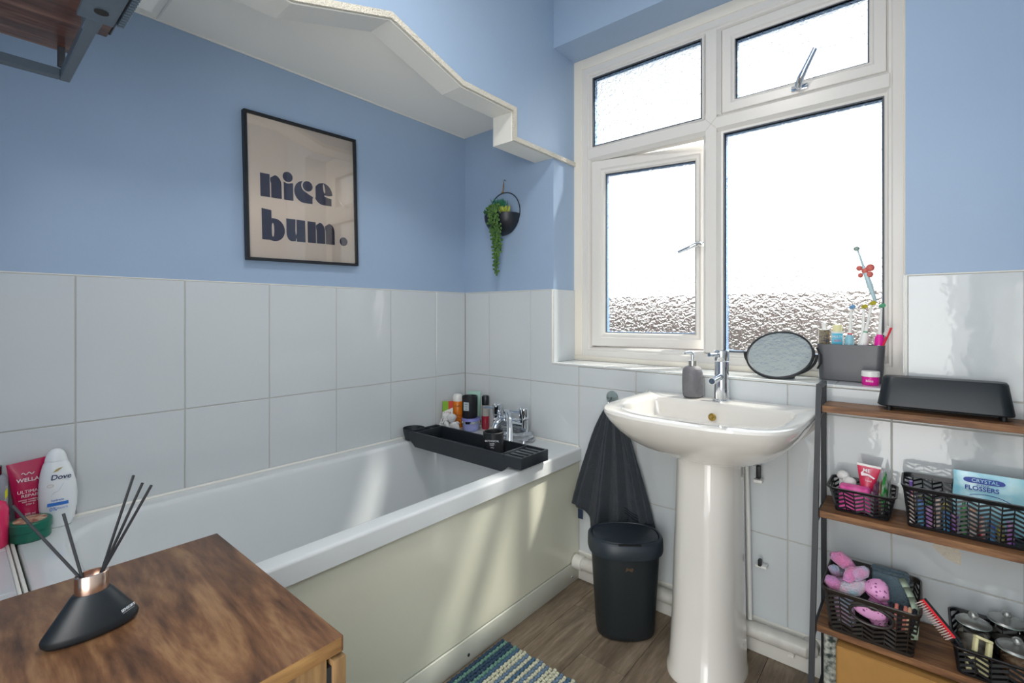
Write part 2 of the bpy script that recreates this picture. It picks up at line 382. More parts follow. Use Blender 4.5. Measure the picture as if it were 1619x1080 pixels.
# blue bulkhead between the room and the bath alcove, cut to a stepped arch
arch = [(.20, 1.772), (-.244, 1.772), (-.244, 1.884), (-.524, 1.884), (-.815, 1.978), (-1.106, 1.884), (-1.386, 1.884), (-1.386, 1.772), (YF, 1.772)]
bk = sroot('wall_partition', 'blue panel hanging over the bath with a stepped arched lower edge', 'wall')
pl = [(.007, arch[0][1])]+arch[1:]+[(YF, ZC), (.007, ZC)]
MB().prism(pl, 'x', .45, WX0).build('paint', blue, bk, smooth=False)
tr = sroot('trim_1', 'white stippled trim following the stepped arch over the bath', 'trim')
def archstrip(pts, x0, x1, t, off=0):
    # boards along the polyline, mitred, hanging below it by t
    P = [Vector((0, a, b)) for a, b in pts]; N = []
    for i in range(len(P)-1):
        d = (P[i+1]-P[i]).normalized(); n = Vector((0, -d.z, d.y)); N.append(n if n.z < -.001 or (abs(n.z) < .002 and False) else n)
    N = [Vector((0, (P[i+1]-P[i]).normalized().z*-1, (P[i+1]-P[i]).normalized().y)) for i in range(len(P)-1)]
    out = []
    for i, p in enumerate(P):
        a = N[max(i-1, 0)]; b = N[min(i, len(N)-1)]; m = (a+b); m = m/ (m.dot(a)) if m.length > 1e-6 else a
        out.append((p+m*off, p+m*t))
    return [(out[i], out[i+1]) for i in range(len(out)-1)]
segs = archstrip(arch, 0, 0, .018)
for i, ((a, b), (c, d)) in enumerate(segs):
    x0 = .43 if i else .43
    vs = [Vector((x, p.y, p.z)) for x in (x0, WX0+.001) for p in (a, b, d, c)]
    if i == 0: vs = [Vector((v.x, min(v.y, .007), v.z)) for v in vs]
    fs = [(0, 1, 2, 3), (4, 5, 6, 7), (0, 1, 5, 4), (1, 2, 6, 5), (2, 3, 7, 6), (3, 0, 4, 7)]
    MB().add(vs, fs).build('board', white, tr, smooth=False)
    vs = [Vector((x, p.y, p.z)) for x in (WX0, WX0+.009) for p in (a, b, d, c)]
    MB().add(vs, fs).build('edging', stip, tr, smooth=False)
segs = archstrip(arch, 0, 0, .0205, .0175)
for (a, b), (c, d) in segs[1:]:
    MB().tube([(WX0-.004, (a.y+b.y)/2, (a.z+b.z)/2), (WX0-.004, (c.y+d.y)/2, (c.z+d.z)/2)], .002, 6).build('bead', white, tr)
t2 = sroot('trim_2', 'cream flat strip lining the window reveal against the frame', 'trim')
MB().box(WX0-.001, .571, .166, .24, .9075, WZ1+.001, .001, seg=1).build('strip', upvcw, t2)
MB().box(.5715, 1.6815, .166, .24, 2.176, WZ1, .001, seg=1).build('strip', upvcw, t2)
MB().box(WX0, WX1, .163, .24, WZ0+.002, .907, .002).build('strip', upvcw, t2)
MB().box(1.682, WX1+.001, .166, .24, .9075, WZ1+.001, .001, seg=1).build('strip', upvcw, t2)

# skirting and waste pipe
sk = sroot('baseboard_back', 'white skirting board under the waste pipe', 'skirting')
MB().box(.655, XR, -.012, .006, FL, .092, .003).build('board', white, sk)
MB().box(.655, XR, -.004, .006, .092, .134, .001, seg=1).build('batten', white, sk)
wp = thing('waste_pipe', 'thick white waste pipe running along the wall just above the skirting', 'pipe', (1.28, -.03, .108))
MB().tube([(.668, -.036, .106), (1.29, -.036, .109), (1.468, -.036, .111), (1.473, -.030, .111), (1.474, -.001, .111)], .0235, 18).build('pipe', mat('dusty_white_pipe', 'dbd8d0', .4, var=.12, vscale=30), wp)
MB().tube([(.668, -.036, .106), (.705, -.036, .1063)], .0275, 18).build('collar', white, wp)
for x in (.80, 1.43): MB().box(x-.008, x+.008, -.06, .002, .082, .0905, .001).build('clip', white, wp)

# ------------------------------------------------------------------ window
wd = sroot('window_1', 'white four-light plastic window with obscured glass, lower left casement ajar', 'window')
def rect_sweep(x0, x1, z0, z1, prof, M=None):
    R = []
    for sx, sz in ((0, 0), (1, 0), (1, 1), (0, 1), (0, 0)):
        r = [Vector(((x1-i) if sx else (x0+i), y, (z1-i) if sz else (z0+i))) for i, y in prof]
        R.append([M @ v for v in r] if M is not None else r)
    mb = MB(); mb.loft(R, False, False); return mb
FY = .17
rect_sweep(.569, 1.684, .906, 2.178, [(0, FY), (.026, FY), (.030, FY+.006), (.036, FY+.006), (.042, FY+.016), (.045, FY+.05), (0, FY+.06)]).build('frame', upvc, wd, angle=25)
def bar_v(x0, x1, z0, z1): return MB().prism([(x0, FY+.016), (x0+.010, FY+.006), (x0+.014, FY), (x1-.014, FY), (x1-.010, FY+.006), (x1, FY+.016), (x1, FY+.055), (x0, FY+.055)], 'z', z0, z1)
def bar_h(z0, z1, x0, x1): return MB().prism([(FY+.016, z0), (FY+.006, z0+.010), (FY, z0+.014), (FY, z1-.014), (FY+.006, z1-.010), (FY+.016, z1), (FY+.055, z1), (FY+.055, z0)], 'x', x0, x1)
bar_v(1.096, 1.161, 1.826, 2.14).build('mullion', upvc, wd, angle=25)
bar_v(1.096, 1.161, .948, 1.762).build('mullion', upvc, wd, angle=25)
bar_h(1.762, 1.829, .60, 1.65).build('transom', upvc, wd, angle=25)
MB().box(1.1085, 1.1485, FY-.0007, FY+.05, 1.752, 1.838).build('cross_joint', upvc, wd, smooth=False)
for a_, b_ in (((1.110, 1.776), (1.147, 1.815)), ((1.147, 1.776), (1.110, 1.815))): MB().tube([(a_[0], FY-.0008, a_[1]), (b_[0], FY-.0008, b_[1])], .0006, 5).build('weld_line', mat('weld_grey', 'b3afa8', .5), wd)
def pane(x0, x1, z0, z1, y, parent, M=None, m=None):
    mb = rect_sweep(x0-.004, x1+.004, z0-.004, z1+.004, [(0, y-.008), (.004, y-.008), (.004, y+.004), (0, y+.004)], M); mb.build('gasket', rubber, parent, smooth=False)
    mb = rect_sweep(x0-.006, x1+.006, z0-.006, z1+.006, [(0, y+.004), (.0085, y+.004), (.0085, y+.022), (0, y+.022)], M); mb.build('spacer', spacer, parent, smooth=False)
    b = MB().box(x0-.004, x1+.004, y, y+.004, z0-.004, z1+.004, M=M); g_ = b.build('glass_pane', glassw, parent, smooth=False); g_.data.materials.append(obsc)
    for p_ in g_.data.polygons:
        if abs(p_.normal.y) > .8 and (p_.center+ORG[g_.name]).y > min((v.co.y for v in g_.data.vertices))+.0: p_.material_index = 1 if p_.normal.y > 0 else 0
bd = [(0, FY+.012), (.006, FY+.014), (.012, FY+.02), (.012, FY+.04), (0, FY+.04)]
rect_sweep(.606, 1.098, 1.822, 2.142, bd).build('bead', upvc, wd); pane(.618, 1.086, 1.834, 2.130, FY+.022, wd)
rect_sweep(1.160, 1.645, .944, 1.764, bd).build('bead', upvc, wd); pane(1.172, 1.633, .956, 1.752, FY+.022, wd)
# top right vent: closed, its sash stands in the opening
sashp = [(0, FY+.012), (.002, FY+.010), (.030, FY+.010), (.035, FY+.015), (.041, FY+.017), (.045, FY+.024), (.045, FY+.05), (0, FY+.05)]
rect_sweep(1.164, 1.642, 1.829, 2.134, sashp).build('vent_sash', upvc, wd, angle=25)
pane(1.209, 1.597, 1.874, 2.089, FY+.028, wd)
# lower left casement, hinged left and pushed open
MH = Matrix.Translation((.613, FY+.03, 0)) @ rotM('Z', 10.5) @ Matrix.Translation((-.613, -FY-.03, 0))
sp2 = [(0, FY+.004), (.002, FY), (.036, FY), (.042, FY+.006), (.052, FY+.008), (.058, FY+.016), (.060, FY+.05), (0, FY+.05)]
sh = rect_sweep(.613, 1.10, .953, 1.760, sp2, MH).build('casement_sash', upvc, wd, angle=25)
pane(.672, 1.041, 1.012, 1.701, FY+.024, wd, MH)
def wf(parent, p, tip, base_r, M=None):
    M = M or Matrix.Identity(4)
    b = MB().box(-.024, .024, -.004, 0, -.009, .009, .002, M=M @ Matrix.Translation(Vector(p))); b.ball(M @ (Vector(p)+Vector((0, -.014, 0))), .011, .013, .012)
    t = [Vector(p)+Vector((0, -.018, .0)), Vector(p)+Vector((0, -.026, 0))+(Vector(tip)-Vector(p))*.18, Vector(p)*.5+Vector(tip)*.5+Vector((0, -.016, 0)), Vector(tip)]
    b.tube([M @ v for v in t], [.012, .011, .009, .0075], 12, flat=.75)
    return b
wh = wf(wd, (1.413, FY+.0085, 1.847), (1.466, FY-.05, 1.935), .01).build('handle', chrome, wd)
wf(wd, (1.062, FY-.001, 1.365), (.985, FY-.035, 1.335), .01, MH).build('handle', chrome, wd)
MB().box(WX0, WX1, .29, .33, .80, .93, .003).build('outer_sill', mat('outer_sill', 'b9b2a8', .7), wd)

# what lies outside, blurred by the glass
out = struct(MB().box(-30, 32, .6, 60, -3.05, -3.0).build('ground_outside', mat('garden_ground', '30261e', .9, var=.4, vscale=.6, color2='272b1b'), smooth=False), 'brown and green garden ground outside the window', 'ground')
hs = thing('neighbouring_house', 'low brown roof seen blurred through the obscured window glass', 'building', (3, 17, -3))
MB().box(-22, 24, 15, 23, -3, -.9).build('wall', mat('house_brick', '3d2922', .9, var=.3, vscale=3), hs, smooth=False)
MB().prism([(14.6, -.95), (23.4, -.95), (19, 1.9)], 'x', -22.4, 24.4).build('roof', mat('brown_roof_tiles', '33241f', .85, var=.3, vscale=6), hs, smooth=False)
hb = MB()
for i in range(60):
    x = -12+i*.22+random.uniform(-.1, .1); hb.ball((x, 11+random.uniform(-.7, .7), -1.9+random.uniform(-.5, .9)), random.uniform(.5, .9), None, random.uniform(.6, 1.2), 8, 6)
for i in range(30): hb.box(-12+i*.42, -11.98+i*.42+.3, 10.2, 11.9, -3, -1.6)
hb = hb if hb.v else hb
recenter(tag(hb.build('garden_hedge', mat('hedge_green', '263220', .9, var=.4, vscale=4)), 'green hedge blurred behind the lower left casement glass', 'hedge'))

# unseen flush ceiling lamp body, added to go with the overhead fill light
cl = thing('added_ceiling_light', 'unseen round flush white ceiling light added above the middle of the room', 'light', (1.15, -1.05, ZC-.08))
MB().lathe([(.0, ZC), (.19, ZC), (.19, ZC-.035), (.16, ZC-.045), (0, ZC-.045)], (1.15, -1.05, 0), 36, cap=False).build('body', white, cl)

# ------------------------------------------------------------------ bath
RZ = .554; BX = .676; BY = -1.552
bt = thing('bathtub', 'long white bath fitted along the blue and tiled left wall', 'bathtub', (BX/2, BY/2, FL))
def RR(z, ins, r): return rrect(.064+ins, .618-ins, -1.475+ins*1.6, -.236-ins, (r, r, r, .15 if r > .02 else r), z)
ins0 = [rrect(.004, BX, BY, -.003, .006, z) for z in (RZ-.052,)]
rings = [rrect(.002, BX, BY, -.001, .006, RZ-.052), rrect(.002, BX, BY, -.001, .006, RZ-.009), rrect(.003, BX-.002, BY+.002, -.002, .006, RZ-.003), rrect(.005, BX-.008, BY+.006, -.004, .006, RZ),
         rrect(.056, .628, -1.487, -.228, (.07, .07, .07, .16), RZ), RR(RZ-.004, 0, .06), RR(RZ-.014, .006, .06), RR(RZ-.08, .014, .06), RR(.36, .03, .07), RR(.24, .05, .08), RR(.19, .075, .09), RR(.168, .12, .07), RR(.165, .2, .03)]
MB().loft(rings, False, True).build('tub', acry, bt, angle=60).modifiers.new('weighted', 'WEIGHTED_NORMAL').keep_sharp = True
MB().box(.647, .664, BY+.01, -.003, .104, RZ-.057, .002, seg=1).build('side_panel', panelm, bt)
MB().box(.640, .668, BY+.01, -.003, FL, .102, .004).build('plinth', mat('plinth_plastic', 'c9cbbf', .3), bt)
MB().box(.60, .652, BY+.01, -.003, .09, RZ-.05).build('backing', mat('panel_shadow_gap', '2f2b25', .7), bt)  # dark colour paints the shade in the gap under the rim
for y in (-.06, -.63): MB().ball((.669, y, .052), .003, .005, .005).build('screw', chrome if y > -.5 else blackm, bt)
MB().lathe([(0, .1655), (.03, .166), (.03, .168), (0, .1685)], (.34, -.42, 0), 20, cap=False).build('plug_hole', chrome, bt)
MB().tube([(.006, BY, RZ+.001), (.006, -.0055, RZ+.001), (BX-.01, -.0055, RZ+.001)], .005, 6).build('sealant', white, bt)
lg = sroot('trim_3', 'tiled ledge with a white edge strip beyond the near end of the bath', 'ledge')
MB().box(0, .66, YF, BY-.006, FL, RZ-.006).build('boxing', grout, lg, smooth=False)
for a, b in ((0, .13), (.13, .38), (.38, .63)):
    MB().box(a+.001, b-.001, YF+.003, BY-.018, RZ-.006, RZ, .0012, seg=1).build('tile', tilem, lg)
for i in range(2): MB().box(.0, .66, BY-.018+.008*i, BY-.012+.008*i, RZ-.008, RZ+.001+.002*i, .0015).build('edge_strip', white, lg)

# bath mixer tap
tp = thing('bath_mixer_tap', 'chrome bath mixer tap with two pillar handles at the tap end of the bath', 'tap', (.36, -.075, RZ))
for x, ly in ((.285, -.02), (.435, -.02)):
    MB().lathe([(.026, RZ), (.026, RZ+.006), (.019, RZ+.01), (.019, RZ+.09), (.021, RZ+.092)], (x, -.075, 0), 24).build('pillar', chrome, tp)
    k = MB().lathe([(.021, RZ+.094), (.022, RZ+.097), (.022, RZ+.136), (.019, RZ+.14)], (x, -.075, 0), 24)
    hk = k.build('handle', chrome, tp)
    MB().tube([(x-.015, -.08, RZ+.118), (x-.062, -.098, RZ+.119)], [.006, .005], 10).build('lever', chrome, hk)
MB().tube([(.28, -.075, RZ+.068), (.44, -.075, RZ+.068)], .022, 20).build('body', chrome, tp)
MB().tube([(.345, -.08, RZ+.078), (.338, -.115, RZ+.078), (.332, -.135, RZ+.066), (.330, -.142, RZ+.05)], [.019, .018, .017, .017], 18).build('spout', chrome, tp)
MB().tube([(.37, -.085, RZ+.085), (.37, -.1, RZ+.115)], .012, 14).build('diverter', chrome, tp)
sh_ = thing('shower_handset', 'chrome shower handset and hose coiled around the bath tap', 'shower', (.42, -.12, RZ))
pts = []
for k in range(2*36+1):
    a = 2*PI*k/36; pts.append((.405+.075*math.cos(a), -.088+.062*math.sin(a), RZ+.009+.016*k/36))
MB().tube(pts, .0075, 8).build('hose', mat('ribbed_chrome', 'c9cdd2', .2, metal=1, bump=.6, bscale=900), sh_)
MB().tube([(.355, -.10, RZ+.10), (.372, -.12, RZ+.123), (.40, -.14, RZ+.122), (.425, -.16, RZ+.10), (.445, -.178, RZ+.06), (.466, -.205, RZ+.012)], [.010, .012, .012, .012, .013, .015], 14).build('handle', chrome, sh_)

# bath tray, candle
ty = thing('bath_tray', 'charcoal slatted bath tray bridging the tap end of the bath', 'tray', (.35, -.325, RZ))
x0, x1, y0, y1, zt, zb = .075, .690, -.403, -.250, .601, .568
def side(y, th=.008):
    pr = [(x0, zt), (x1, zt), (x1, zb-.006), (.628, zb-.006), (.60, .540), (.12, .540), (.085, zb-.004), (x0, zb-.004)]
    return MB().prism(pr, 'y', y, y+th)
side(y0).build('side_rail', char, ty, smooth=False); side(y1-.008).build('side_rail', char, ty, smooth=False)
MB().box(x1-.008, x1, y0+.008, y1-.008, zb-.006, zt, .001).build('end_rail', char, ty)
MB().box(x0, x0+.008, y0+.008, y1-.008, zb-.004, zt, .001).build('end_rail', char, ty)
for x in (.118, .592): MB().box(x, x+.006, y0+.008, y1-.008, .552, zt, .001).build('divider', char, ty)
MB().box(.12, .595, y0+.008, y1-.008, .544, .552).build('base_board', char, ty, smooth=False)
for i in range(5): MB().box(.602+i*.0, x1-.008, y0+.012+.0275*i, y0+.029+.0275*i, .586, .596, .001, seg=1).build('slat', char, ty)
for i in range(2): MB().box(x0+.008, .118, y0+.06+.04*i, y0+.075+.04*i, .586, .596, .001, seg=1).build('slat', char, ty)
cupm = MB().lathe([(.0, RZ+.003), (.036, RZ+.003), (.044, .588), (.046, .604), (.0435, .604), (.041, .590), (.034, RZ+.012), (0, RZ+.012)], (.060, -.362, 0), 32, sx=1.05, sy=1.0, cap=False)
cupm.build('cup_holder', char, ty)
cn = thing('candle_glass', 'matt black candle tumbler with white print standing in the bath tray', 'candle', (.49, -.325, .552))
R_ = .039
MB().lathe([(0, .552), (R_-.004, .552), (R_-.001, .556), (R_, .648), (R_-.003, .650), (R_-.005, .648), (R_-.006, .625), (0, .625)], (.49, -.325, 0), 36, cap=False).build('tumbler', blackm, cn)
MB().lathe([(0, .6252), (R_-.0065, .6252), (0, .6262)], (.49, -.325, 0), 28, cap=False).build('wax', mat('dark_wax', '2b3038', .4), cn)
pm = mat('pale_print', 'c9ced3', .6)
for t, z, sz in (('BOTANICAL', .622, .0095), ('candle', .613, .0075), ('amber', .607, .006), ('180 g', .598, .006)):
    text(t, sz, facecam((.49, -.325, z), R_+.0006, yaw=-8), pm, cn)

# things standing in the corner behind the taps
bx = thing('green_carton', 'small green white and red carton at the left of the corner bottles', 'carton', (.035, -.155, RZ))
M = at((.038, -.150, RZ), 52)
MB().box(-.024, .024, -.011, .011, 0, .132, .001, M=M).build('body', mat('carton_white', 'e5e3da', .5), bx)
MB().prism([(-.0242, .085), (.0242, .105), (.0242, .1325), (-.0242, .1325)], 'y', -.0114, .0, M=M).build('green_panel', mat('carton_green', '7fb02a', .5), bx)
MB().prism([(.003, .095), (.0243, .104), (.0243, .1327), (.003, .1327)], 'y', -.0117, 0, M=M).build('red_panel', mat('carton_red', 'd0402c', .5), bx)
MB().prism([(-.0243, .0), (.0243, .0), (.0243, .03), (-.0243, .045)], 'y', -.0115, 0, M=M).build('orange_panel', mat('carton_orange', 'cf5a2a', .5), bx)
text('VO5', .017, M @ Matrix.Translation((0, -.0121, .078)) @ rotM('X', 90), mat('print_red', '9c2a30', .5), bx)
text('kids', .011, M @ Matrix.Translation((.002, -.0121, .062)) @ rotM('X', 90), mat('print_green', '3f7d3a', .5), bx)
ob = thing('orange_roll_on_bottle', 'orange bottle with a rounded white cap in the bath corner', 'bottle', (.034, -.082, RZ))
MB().lathe([(0, RZ), (.024, RZ), (.027, RZ+.006), (.027, RZ+.118), (.024, RZ+.124), (0, RZ+.124)], (.034, -.082, 0), cap=False).build('body', mat('orange_plastic', 'e07c1a', .35), ob)
MB().lathe([(.0235, RZ+.124), (.024, RZ+.146), (.018, RZ+.156), (0, RZ+.16)], (.034, -.082, 0), cap=False).build('cap', whitep, ob)
for t, z in (('fresh', .104), ('RADIANT', .06), ('GLOW', .045)): text(t, .0125, facecam((.034, -.082, RZ+z), .0276), mat('orange_print', '7a3a12', .5), ob)
lt = thing('lavender_tub', 'squat lavender cream tub with a silver rim under the black candle jar', 'tub', (.132, -.090, RZ))
LC = (.132, -.090, 0)
MB().lathe([(0, RZ), (.030, RZ), (.034, RZ+.003), (.041, RZ+.034), (.040, RZ+.038), (0, RZ+.038)], LC, 32, cap=False).build('base', mat('lavender_plastic', '9aa0cf', .3), lt)
MB().lathe([(.040, RZ+.036), (.0455, RZ+.037), (.046, RZ+.048), (.043, RZ+.049)], LC, 32, cap=False).build('silver_band', chrome, lt)
MB().lathe([(.043, RZ+.0482), (.0435, RZ+.056), (.042, RZ+.059), (0, RZ+.059)], LC, 32, cap=False).build('lid', mat('lilac_lid', '7d80c0', .3), lt)
cj = thing('black_candle_jar', 'black lidded candle jar with a pale label stacked on the lavender tub', 'candle', (.122, -.088, RZ+.059))
z = RZ+.059
MB().lathe([(0, z), (.033, z), (.035, z+.003), (.036, z+.098), (.033, z+.1), (.031, z+.096), (.030, z+.09), (0, z+.09)], (.122, -.088, 0), 32, cap=False).build('jar', blackm, cj)
Mf = facecam((.122, -.088, z+.055), .0355, yaw=-28)
lb = MB().box(-.013, .013, -.019, .019, -.004, .0006, M=Mf).build('label', mat('pale_label', 'b9c4c8', .6), cj)
for k, t in enumerate(('velvet', 'rose', 'oud')): text(t, .007, Mf @ Matrix.Translation((0, .011-.011*k, .001)), ink, cj)
mt = thing('mint_tube', 'pale mint green squeeze tube standing on its cap behind the black candle jar', 'tube', (.094, -.030, RZ))
def tube_pack(th, c, w, d, hgt, caph, m, capm, yaw, capr=.8, top=None, lean=0):
    Mx = at((c[0], c[1], c[2]), yaw, lean); R = []
    n = 28
    for k in range(9):
        t = k/8; z = caph+(hgt-caph)*t; a = (w*.42)*(1-t)+(w/2)*t; b = (d/2)*(1-t**1.6)+.0012
        R.append([Mx @ Vector((a*math.cos(2*PI*i/n), b*math.sin(2*PI*i/n), z)) for i in range(n)])
    R.append([Mx @ Vector((w/2*math.cos(2*PI*i/n), .001*math.sin(2*PI*i/n), hgt+.007)) for i in range(n)])
    o = MB().loft(R).build('body', m, th)
    MB().lathe([(0, 0), (w*.42*capr, 0), (w*.42*capr, caph), (0, caph)], M=Mx, sy=d/w*1.05, seg=24, cap=False).build('cap', capm, th)
    return Mx
mintm = mat('mint_plastic', '9fc9b8', .35)
Mx = tube_pack(mt, (.094, -.030, RZ), .062, .034, .163, .022, mintm, mintm, 38)
text('r', .016, Mx @ Matrix.Translation((.012, -.016, .115)) @ rotM('X', 90), mat('dark_print', '2a3a3a', .5), mt)
rb = thing('red_spray_bottle', 'slim bottle with black cap and red liquid beside the bath tap', 'bottle', (.163, -.026, RZ))
RC = (.163, -.026, 0)
MB().lathe([(0, RZ), (.016, RZ), (.018, RZ+.004), (.018, RZ+.062), (0, RZ+.062)], RC, cap=False).build('red_liquid', mat('red_liquid', '9c1f33', .15, coat=.5), rb)
MB().lathe([(.018, RZ+.062), (.018, RZ+.108), (.012, RZ+.115), (0, RZ+.116)], RC, cap=False).build('clear_wall', mat('milky_clear', 'a9a5a0', .2), rb)
MB().lathe([(.0165, RZ+.113), (.0175, RZ+.116), (.0175, RZ+.15), (.014, RZ+.156), (0, RZ+.157)], RC, cap=False).build('cap', blackp, rb)
MB().tube([(.176, -.030, RZ+.145), (.184, -.034, RZ+.135), (.187, -.036, RZ+.115)], .002, 6).build('clip', blackp, rb)
fp = thing('bath_puff', 'crumpled white flower shaped bath puff in front of the corner bottles', 'bath puff', (.075, -.17, RZ))
pf = mat('white_mesh_puff', 'dcdcdb', .8, bump=.5, bscale=160)
for k, (a, r, zz, s) in enumerate(((0, .032, .026, 1), (55, .03, .024, 1.0), (115, .03, .045, .9), (170, .034, .03, 1.1), (230, .03, .026, 1), (290, .032, .03, 1.05), (20, .012, .062, .9), (200, .014, .065, .85))):
    mb = MB(); n = 14; R = []
    c = Vector((.070+r*math.cos(math.radians(a)), -.168+r*.8*math.sin(math.radians(a)), RZ+zz))
    mb.ball(c, .024*s, .011, .024*s, 14, 9, M=rotM('Z', a+35) @ rotM('X', 20+random.uniform(-15, 15)))
    for i, v in enumerate(mb.v): mb.v[i] = v+Vector(noise.noise_vector(v*70))*.006
    for i, v in enumerate(mb.v): mb.v[i].z = max(v.z, RZ+.0005)
    mb.build('petal', pf, fp, angle=60)
mb = MB().tube([(.060+.009*math.cos(t*.7), -.20+.006*math.sin(t*.7), RZ+.055+.012*math.sin(t*.7)) for t in range(9)], .003, 8, closed=True); mb.build('loop', pf, fp)
st = MB().tube([(.022, -.215, RZ), (.022, -.215, RZ+.03)], .003, 8).build('black_stick', blackm); recenter(tag(st, 'tiny black stick standing against the tiles left of the bath puff', 'stick'))

# bottles at the near end of the bath
wbm = mat('white_bottle_plastic', 'e4e8ea', .3)
db = thing('white_body_wash_bottle', 'white curved body wash bottle with a blue band beside the tiles', 'bottle', (.052, -1.476, RZ))
Mx = facecam((.052, -1.476, RZ), 0, yaw=0) @ rotM('X', -90)       # local: x right, y away, z up
R = []; n = 32
for z, a, xo in ((0, .020, 0), (.003, .026, 0), (.02, .031, .001), (.05, .0355, .001), (.08, .0365, .001), (.11, .035, .0), (.14, .030, -.002), (.158, .025, -.003), (.166, .0215, -.003), (.167, .021, -.003)):
    R.append([Mx @ Vector((xo+a*math.cos(2*PI*i/n), a*.5*math.sin(2*PI*i/n), z)) for i in range(n)])
MB().loft(R).build('body', wbm, db)
R = []
for z, a in ((.1675, .0215), (.18, .019), (.19, .0145), (.196, .008), (.1975, .002)):
    R.append([Mx @ Vector((-.003+a*math.cos(2*PI*i/n), a*.55*math.sin(2*PI*i/n), z)) for i in range(n)])
MB().loft(R).build('cap', wbm, db)
navy = mat('navy_print', '1b2c5c', .5); band = mat('blue_band', '2e6fc4', .5); goldp = mat('gold_print', 'b3a067', .4)
Mt = Mx @ rotM('X', 90)
def onf(x, z, y=.0186): return Mt @ Matrix.Translation((x, z, y))
text('Dove', .018, onf(.006, .128, .0165), navy, db, sx=.95, shear=.15, thick=.0002)
MB().prism([(-.008, .141), (.0, .143), (.010, .152), (.004, .151), (-.003, .148)], 'z', .0155, .016, M=Mt).build('gold_emblem', goldp, db)
MB().box(-.019, .020, .058, .066, .0175, .0186, M=Mt).build('blue_label_band', band, db)
text('hydrate', .0075, onf(0, .072), band, db); text('0%', .012, onf(-.008, .050), band, db); text('SULFATE', .005, onf(.009, .051), band, db)
MB().tube([Mt @ Vector((-.013+.006*math.cos(t), .109+.0035*math.sin(t), .018)) for t in [i*PI/8 for i in range(16)]], .0004, 5, closed=True).build('ring_emblem', goldp, db)
MB().tube([Mt @ Vector((-.012+.003*i, .082+.0035*i+.003*math.sin(i), .0185-.0002*i)) for i in range(9)], [.0003, .001, .0015, .0018, .002, .0018, .0014, .001, .0003], 6, flat=.2).build('swirl', mat('pale_grey_print', 'b9c4d0', .4), db)
rt = thing('crimson_hair_tube', 'crimson metallic hair treatment tube standing beside the white bottle', 'tube', (.035, -1.527, RZ))
crim = mat('crimson_foil', 'b8164f', .22, coat=.4)
Mx = facecam((.026, -1.520, RZ), 0, yaw=6) @ rotM('X', -90)
R = []
for k in range(11):
    t = k/10; z = .028+.146*t; a = .028+.017*t; b = .018*(1-t**1.5)+.001
    R.append([Mx @ Vector((a*math.cos(2*PI*i/n)+.0, b*math.sin(2*PI*i/n), z+(.004*math.cos(2*PI*i/n) if k == 10 else 0))) for i in range(n)])
MB().loft(R).build('body', crim, rt)
MB().lathe([(0, 0), (.027, 0), (.028, .027), (0, .028)], M=Mx, sy=.62, seg=24, cap=False).build('cap', crim, rt)
Mt = Mx @ rotM('X', 90); pw = mat('white_print', 'ecdfe4', .5)
def on2(x, z): return Mt @ Matrix.Translation((x, z, .0185*(1-((z-.028)/.146)**1.5)+.0025)) @ rotM('X', -5)
text('WELLA', .0125, on2(-.008, .128), pw, rt, thick=.0002); text('ULTIMATE', .0105, on2(-.003, .100), pw, rt); text('REPAIR', .0105, on2(-.004, .090), pw, rt)
for k, t in enumerate(('intense conditioner', 'with omega 9', 'STEP 2', '200 ml')): text(t, .0052 if k < 3 else .007, on2(-.005, (.081, .076, .069, .046)[k]), pw, rt)
MB().tube([Mt @ Vector((-.019+.0025*i, .143+.003*math.sin(i*1.5), .0085)) for i in range(10)], .0011, 6).build('wave_emblem', pw, rt)
gt = thing('green_tin', 'round dark green tin with a printed lid in front of the crimson tube', 'tin', (.090, -1.528, RZ))
grn = mat('dark_green_tin', '0f6650', .3)
MB().lathe([(0, RZ), (.034, RZ), (.037, RZ+.004), (.037, RZ+.024), (0, RZ+.024)], (.090, -1.528, 0), 36, cap=False).build('base', grn, gt)
ld_ = MB().lathe([(.0375, RZ+.024), (.039, RZ+.025), (.039, RZ+.042), (.036, RZ+.045), (0, RZ+.045)], (.090, -1.528, 0), 36, cap=False).build('lid', grn, gt)
MB().lathe([(.030, RZ+.0452), (.0, RZ+.0456)], (.090, -1.528, 0), 30, cap=False).build('lid_print', mat('lid_print', 'd9c7a4', .4, color2='8a3b34', vscale=60), ld_)
pb = thing('pink_bottle', 'glossy pink bottle cut off by the left edge of the picture', 'bottle', (.095, -1.592, RZ))
MB().lathe([(0, RZ), (.026, RZ), (.029, RZ+.005), (.029, RZ+.085), (.024, RZ+.10), (.012, RZ+.108), (.012, RZ+.125), (0, RZ+.126)], (.093, -1.592, 0), 32, cap=False).build('body', mat('pink_gloss', 'd92a5f', .2, coat=.4), pb)
for k in range(3): text('silky', .008, facecam((.093, -1.592, RZ+.045+.012*k), .0296, yaw=-35), pw, pb)
gb = thing('grey_yellow_bottle', 'grey and yellow shower bottle standing behind the pink bottle', 'bottle', (.028, -1.585, RZ))
Mx = facecam((.028, -1.588, RZ), 0) @ rotM('X', -90); Mt = Mx @ rotM('X', 90)
MB().lathe([(0, 0), (.025, 0), (.027, .004), (.027, .14), (.022, .15), (0, .152)], M=Mx, sy=.7, seg=28, cap=False).build('body', mat('grey_bottle', '8b8f98', .3), gb)
MB().box(-.0255, .0262, .006, .124, -.004, .0108, M=Mt).build('label', mat('grey_label', 'a8a9ab', .4), gb)
ylw = mat('acid_yellow', 'dbe01f', .4)
MB().prism([(.006, .085), (.026, .118), (.026, .100), (.012, .070)], 'z', .0108, .0112, M=Mt).build('yellow_stripe', ylw, gb)
MB().prism([(.006, .01), (.0262, .01), (.0262, .036), (.006, .03)], 'z', .0108, .0112, M=Mt).build('yellow_block', ylw, gb)
